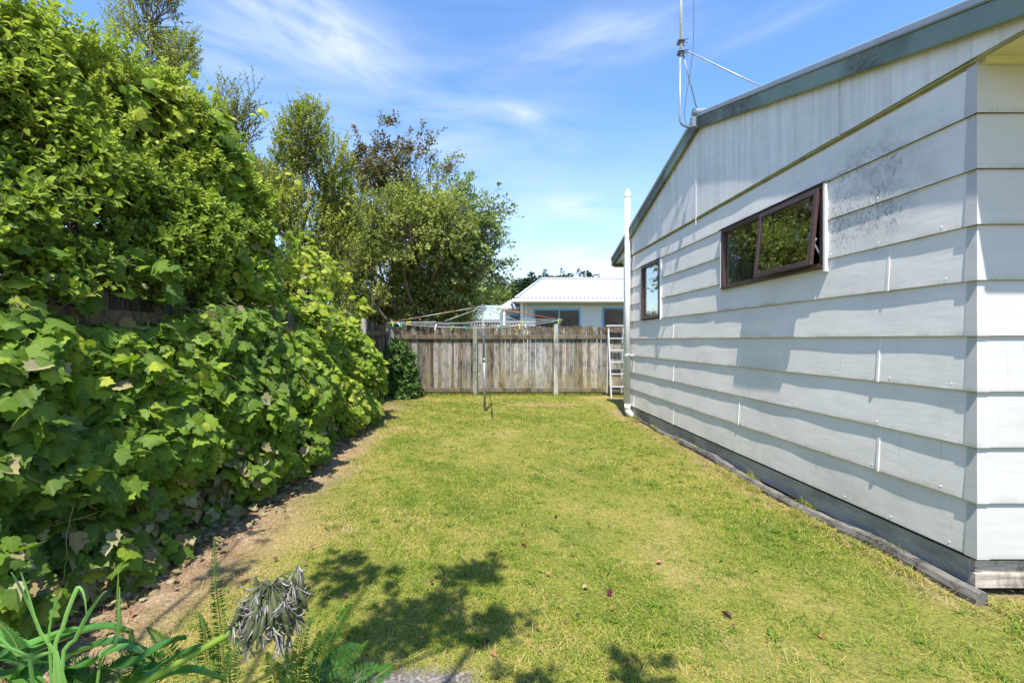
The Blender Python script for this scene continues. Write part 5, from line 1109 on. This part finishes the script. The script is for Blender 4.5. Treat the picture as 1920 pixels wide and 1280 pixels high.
def foreground():
    sm = strap_mat('strap_leaf', (0.035, 0.12, 0.03), (0.15, 0.36, 0.06)); gm = strap_mat('grass_leaf', (0.10, 0.26, 0.05), (0.22, 0.42, 0.10))
    # wide strap leaves
    groups = [((-1.05, .95, .0), [(.35, .1, .9), (-.25, .1, 1), (.6, -.1, .7), (.9, .1, .6), (.1, .5, .9), (.75, .35, .55), (-.5, .1, .8), (.3, -.3, 1), (.95, -.05, .75)])]
    for base, dirs in (((-1.18, 1.08, .0), 15), ((-.78, 1.0, .0), 15)):
        r = random.Random(int(base[0]*100)); root = empty('agapanthus_plant', base, 'agapanthus clump of broad strap leaves at the bottom left corner' if base[0] < -1 else 'agapanthus clump with a green stalk bearing a withered seed head', 'plant')
        a = MB()
        for i in range(dirs):
            an = r.uniform(-1.2, 1.9) if i % 3 else r.uniform(0, 6.28); el = r.uniform(.75, 1.7)
            d = (math.cos(an), math.sin(an)*.6, el); L = r.uniform(.50, .74)
            ribbon(a, arc((base[0]+r.uniform(-.05, .05), base[1]+r.uniform(-.04, .04), 0), d, L, r.uniform(1.1, 2.3), 14), r.uniform(.026, .042), r.uniform(0, .9))
        hand = [([(-60, 1290), (60, 1225), (180, 1178), (250, 1188)], .050, .25), ([(20, 1300), (110, 1240), (210, 1205), (300, 1232)], .045, .15), ([(-30, 1230), (40, 1215), (120, 1185), (150, 1182)], .04, .7), ([(60, 1310), (0, 1270), (-60, 1255)], .05, .6)] if base[0] < -1 else [([(180, 1310), (250, 1245), (320, 1205), (350, 1196)], .042, .12), ([(230, 1310), (300, 1272), (360, 1258), (420, 1275)], .040, .75), ([(120, 1310), (170, 1245), (235, 1215), (290, 1240)], .036, .45), ([(250, 1320), (300, 1250), (370, 1215), (395, 1212)], .03, .3), ([(150, 1310), (130, 1265), (60, 1245)], .04, .35)]
        for pts, w, t in hand:
            q = [Vector(at(x, y, base[1]+r.uniform(-.05, .03))) for x, y in pts]; q = [Vector((q[0].x*.8+base[0]*.2, base[1], 0))]+q; out = []
            for i in range(len(q)-1):
                A, B, C_, D_ = q[max(i-1, 0)], q[i], q[i+1], q[min(i+2, len(q)-1)]
                for u in (0, .25, .5, .75): out.append(.5*((2*B)+(-A+C_)*u+(2*A-5*B+4*C_-D_)*u*u+(-A+3*B-3*C_+D_)*u**3))
            out.append(q[-1]); ribbon(a, out, w, t, .15)
        a.build('strap_leaves', sm, root, smooth=True)
        if base[0] > -1:
            ag = root
    # flower stalk + withered head
    head = Vector(at(508, 1100, .98)); s0 = Vector(at(235, 1300, .93)); mid1 = Vector(at(345, 1235, .95)); mid2 = Vector(at(440, 1182, .97))
    a = MB(); a.tube([Vector((-.80, .97, 0)), s0+Vector((0, 0, -.08)), s0, mid1, mid2, mid2.lerp(head, .55)+Vector((0, 0, .012)), head], [.009, .008, .008, .0075, .007, .006, .007], 10); a.build('flower_stalk', strap_mat('stalk_green', (.16, .30, .03), (.30, .42, .06)), ag, smooth=True)
    gy = simple('withered_grey', (.22, .205, .185), .9, var=.55, sc=60); gn = simple('seed_green', (.06, .075, .025), .7, var=.4, sc=40)
    a = MB(); b = MB(); r = random.Random(4)
    for i in range(170):
        th = r.uniform(0, 6.28); el = r.uniform(-.3, 1.25); d = Vector((math.cos(th)*math.cos(el), math.sin(th)*math.cos(el), math.sin(el)*.8)); pts = arc(head, d, r.uniform(.02, .072), 2.0, 6)
        a.tube(pts, .0009, 4, .5); e = pts[-1]; h = r.uniform(.035, .065); dn = Vector((d.x*.5+r.uniform(-.3, .3), d.y*.5+r.uniform(-.3, .3), -1)).normalized()
        a.tube([e, e+dn*h*.4, e+dn*h], [.0025, .008, .0018], 6, .5)
        q = e+dn*h*r.uniform(-.3, .9)
        for j in range(9):
            dd = Vector((r.uniform(-.8, .8), r.uniform(-.8, .8), -1)).normalized(); ribbon(b, arc(q, dd, r.uniform(.02, .05), r.uniform(-2.5, 2.5), 5), r.uniform(.002, .0055), r.random(), .3)
    a.build('seed_pods', gn, ag, smooth=True); b.build('withered_petals', gy, ag)
    # tall thin grass blades
    root = empty('tall_grass_clump', (-.92, .98, 0), 'clump of tall thin bright green grass blades at the bottom left', 'plant')
    a = MB()
    for pts, w in (([(110, 1300), (75, 1190), (40, 1110), (20, 1072)], .010), ([(115, 1300), (70, 1180), (50, 1110), (38, 1072)], .008), ([(100, 1280), (115, 1180), (140, 1110), (150, 1104), (158, 1125), (162, 1160)], .009), ([(112, 1290), (140, 1200), (165, 1150), (190, 1115), (200, 1108)], .009), ([(120, 1280), (60, 1235), (0, 1210), (-40, 1195)], .009), ([(95, 1290), (90, 1200), (100, 1140), (128, 1090)], .006), ([(180, 1290), (215, 1210), (222, 1140), (224, 1100)], .007), ([(60, 1290), (30, 1230), (-20, 1180)], .011)):
        q = [Vector(at(x, y, .98)) for x, y in pts]; p0 = Vector((q[0].x*.98, .98, 0.0)); q = [p0]+q
        # resample smooth
        out = []
        for i in range(len(q)-1):
            P0 = q[max(i-1, 0)]; P1 = q[i]; P2 = q[i+1]; P3_ = q[min(i+2, len(q)-1)]
            for t in (0, .33, .66): out.append(.5*((2*P1)+(-P0+P2)*t+(2*P0-5*P1+4*P2-P3_)*t*t+(-P0+3*P1-3*P2+P3_)*t**3))
        out.append(q[-1]); ribbon(a, out, w, random.uniform(.3, 1), .25, up=(0, 1, .2))
    a.build('blades', gm, root, smooth=True)
    # ferns
    fm = leaf_mat('fern_green', [(0, (.02, .07, .015)), (.6, (.07, .18, .025)), (1, (.34, .32, .08))], .3, .45, .3)
    def frond(mb, pts, w, tint):
        q = [Vector(p) for p in pts]; out = []
        for i in range(len(q)-1):
            P0 = q[max(i-1, 0)]; P1 = q[i]; P2 = q[i+1]; P3_ = q[min(i+2, len(q)-1)]
            for t in (0, .25, .5, .75): out.append(.5*((2*P1)+(-P0+P2)*t+(2*P0-5*P1+4*P2-P3_)*t*t+(-P0+3*P1-3*P2+P3_)*t**3))
        out.append(q[-1]); mb.tube(out, [.0022*(1-.6*i/len(out)) for i in range(len(out))], 4, min(1, tint+.3))
        Ltot = sum((out[i+1]-out[i]).length for i in range(len(out)-1)); m = int(Ltot/.0095); 
        for k in range(3, m):
            t = k/m; f = t*(len(out)-1); i = min(int(f), len(out)-2); p = out[i].lerp(out[i+1], f-i); d = (out[i+1]-out[i]).normalized(); sdv = d.cross(Vector((.1, -.9, .45))).normalized()
            ww = .78*w*min(1, .25+t*2.5)*min(1, (1-t)*2.2+.06)
            for sg in (-1, 1):
                dirv = (sdv*sg+d*.25+Vector((0, 0, random.uniform(-.45, .2)))+d*random.uniform(-.15, .25)).normalized(); nn = dirv.cross(d).normalized(); hw = .0019
                mb.add([p, p+dirv*ww*.5+d*hw, p+dirv*ww, p+dirv*ww*.5-d*hw], [(0, 1, 2, 3)], max(0, min(1, tint*.75+random.uniform(-.1, .1))))
    specs = [('fern', (-.50, 1.12, 0), 'sword fern with upright fronds behind the withered seed head', [([(425, 1290), (415, 1180), (403, 1080), (402, 1005)], .028, .55), ([(350, 1290), (240, 1230), (222, 1150), (222, 1075)], .018, .7), ([(380, 1300), (330, 1240), (300, 1200), (275, 1175)], .035, .5), ([(430, 1290), (455, 1200), (470, 1140)], .028, .4), ([(300, 1300), (270, 1260), (262, 1210)], .03, .3), ([(440, 1300), (390, 1240), (385, 1190), (375, 1150)], .035, .5)]),
             ('fern', (-.30, 1.15, 0), 'dense low fern with arching green fronds right of the seed head', [([(560, 1300), (600, 1230), (640, 1160), (660, 1130)], .035, .45), ([(560, 1300), (590, 1220), (600, 1180)], .030, .3), ([(570, 1310), (640, 1250), (690, 1200)], .030, .35), ([(540, 1300), (545, 1240), (540, 1190)], .030, .9), ([(600, 1320), (660, 1270), (700, 1250), (720, 1262)], .030, .35), ([(560, 1300), (560, 1230), (575, 1170), (590, 1160)], .028, .5), ([(590, 1310), (620, 1250), (650, 1215), (680, 1210)], .030, .25), ([(640, 1330), (690, 1280), (725, 1255), (735, 1245)], .035, .6), ([(520, 1300), (510, 1250), (500, 1220)], .028, .95), ([(580, 1300), (610, 1270), (640, 1240)], .032, .2), ([(550, 1310), (530, 1270), (520, 1240)], .032, .3), ([(610, 1320), (640, 1290), (690, 1275)], .032, .25)]),
             ('fern', (-1.0, 1.05, 0), 'dark fern fronds low among the strap leaves in the left corner', [([(200, 1300), (120, 1250), (60, 1235), (10, 1240)], .032, .2), ([(230, 1310), (160, 1270), (100, 1262)], .032, .3), ([(60, 1300), (40, 1230), (20, 1190), (-10, 1160)], .028, .5), ([(250, 1300), (250, 1230), (245, 1180)], .03, .6)])]
    for nm, base, lab, fr in specs:
        root = empty(nm, base, lab, 'fern'); a = MB(); r = random.Random(len(fr)*7)
        for pts, w, t in fr:
            Y = base[1]+r.uniform(-.06, .06); q = [at(x, y, Y) for x, y in pts]; q = [np.array([base[0]*.5+q[0][0]*.5, Y, .0])]+q; frond(a, q, w, t)
        for i in range(26):
            an = r.uniform(0, 6.28); p = arc((base[0]+r.uniform(-.06, .06), base[1]+r.uniform(-.05, .05), 0), (math.cos(an)*.8, math.sin(an)*.6, r.uniform(1.0, 2.0)), r.uniform(.38, .56), r.uniform(1.0, 2.2), 6); frond(a, p, .030, r.uniform(.0, .5))
        a.build('fronds', fm, root)
foreground()

# ================================================================ FALLEN LEAVES
def fallen():
    cols = {'dark red': (.075, .010, .016), 'bright red': (.22, .025, .025), 'orange brown': (.30, .12, .05), 'brown': (.09, .04, .025), 'pale tan': (.42, .29, .15)}
    mats = {k: simple('leaf_'+k.replace(' ', '_'), v, .6, var=.35, sc=60) for k, v in cols.items()}; pr = {}
    pts = [(1043, 973, 'dark red', 1), (980, 987, 'brown', .7), (980, 1006, 'dark red', .8), (983, 1027, 'bright red', 1.3), (1104, 985, 'brown', .9), (1141, 990, 'brown', .7), (937, 1023, 'brown', .5), (873, 1086, 'dark red', 1.1), (810, 1096, 'dark red', .9), (648, 1123, 'dark red', .9), (745, 1103, 'orange brown', .8), (583, 1031, 'dark red', .8), (1028, 1082, 'orange brown', .8), (1096, 1107, 'pale tan', 1.0), (1143, 1118, 'dark red', 1.2), (1149, 1147, 'orange brown', .9), (1083, 1159, 'brown', .8), (1236, 1060, 'orange brown', 1.1), (1362, 1158, 'brown', 1.6), (912, 1210, 'dark red', 1.3), (1176, 1246, 'orange brown', 1.0), (1008, 1187, 'brown', .6), (1060, 1170, 'brown', .6), (516, 1053, 'brown', 1.0), (450, 1080, 'bright red', .9), (247, 1158, 'orange brown', 1.1), (395, 1110, 'orange brown', .8), (571, 1063, 'brown', .8), (925, 1235, 'orange brown', .9), (792, 1205, 'orange brown', .8), (1438, 1208, 'brown', .5), (1540, 1200, 'orange brown', .7), (324, 1085, 'brown', 1.0), (1376, 1180, 'brown', .7)]
    for i, (x, y, c, s) in enumerate(pts):
        g = gp(x, y)
        if c not in pr:
            V0, Fc, _ = TO; a = MB(); V = [(v[0]*1.35, v[1]-.5, v[2]*2.5+.12*abs(v[0])+.25*(v[1]-.5)**2) for v in V0]
            a.add(V+[(v[0], v[1], v[2]-.02) for v in V], Fc+[tuple(k+7 for k in f[::-1]) for f in Fc]); o = a.build('fallen_leaf', mats[c]); pr[c] = o
        else: o = pr[c].copy(); COL.objects.link(o)
        k = .036*s; o.scale = (k, k, k); o.location = (g[0], g[1], .024); o.rotation_euler = (random.uniform(-.35, .35), random.uniform(-.35, .35), random.uniform(0, 6.28))
        tag(o, f'{c} fallen leaf lying on the mown lawn', 'leaf', f'{c} fallen leaves on the lawn')
fallen()
# litter of dry leaves under the vine
def litter():
    n = 900; y = RNG.uniform(1.6, 8.2, n); xb = np.interp(y, [1.2, 3.4, 3.9, 6.2, 8.4], [-2.15, -2.1, -1.95, -2.05, -1.95]); x = xb+.05+RNG.normal(0, .13, n); P = np.stack([x, y, RNG.uniform(.01, .05, n)], 1)
    a = RNG.uniform(0, 6.28, n); T = np.stack([np.cos(a), np.sin(a), RNG.normal(0, .2, n)], 1); o = leaves('leaf_litter', P, T, np.tile([0, 0, 1.0], (n, 1))+RNG.normal(0, .3, (n, 3)), RNG.uniform(.02, .06, n), RNG.uniform(0, .9, n), TV, M['l_dead'], curl=(.5, 3))
    tag(o, 'dry brown leaf litter on the bare soil under the vine', 'leaf litter', kind='stuff')
litter()
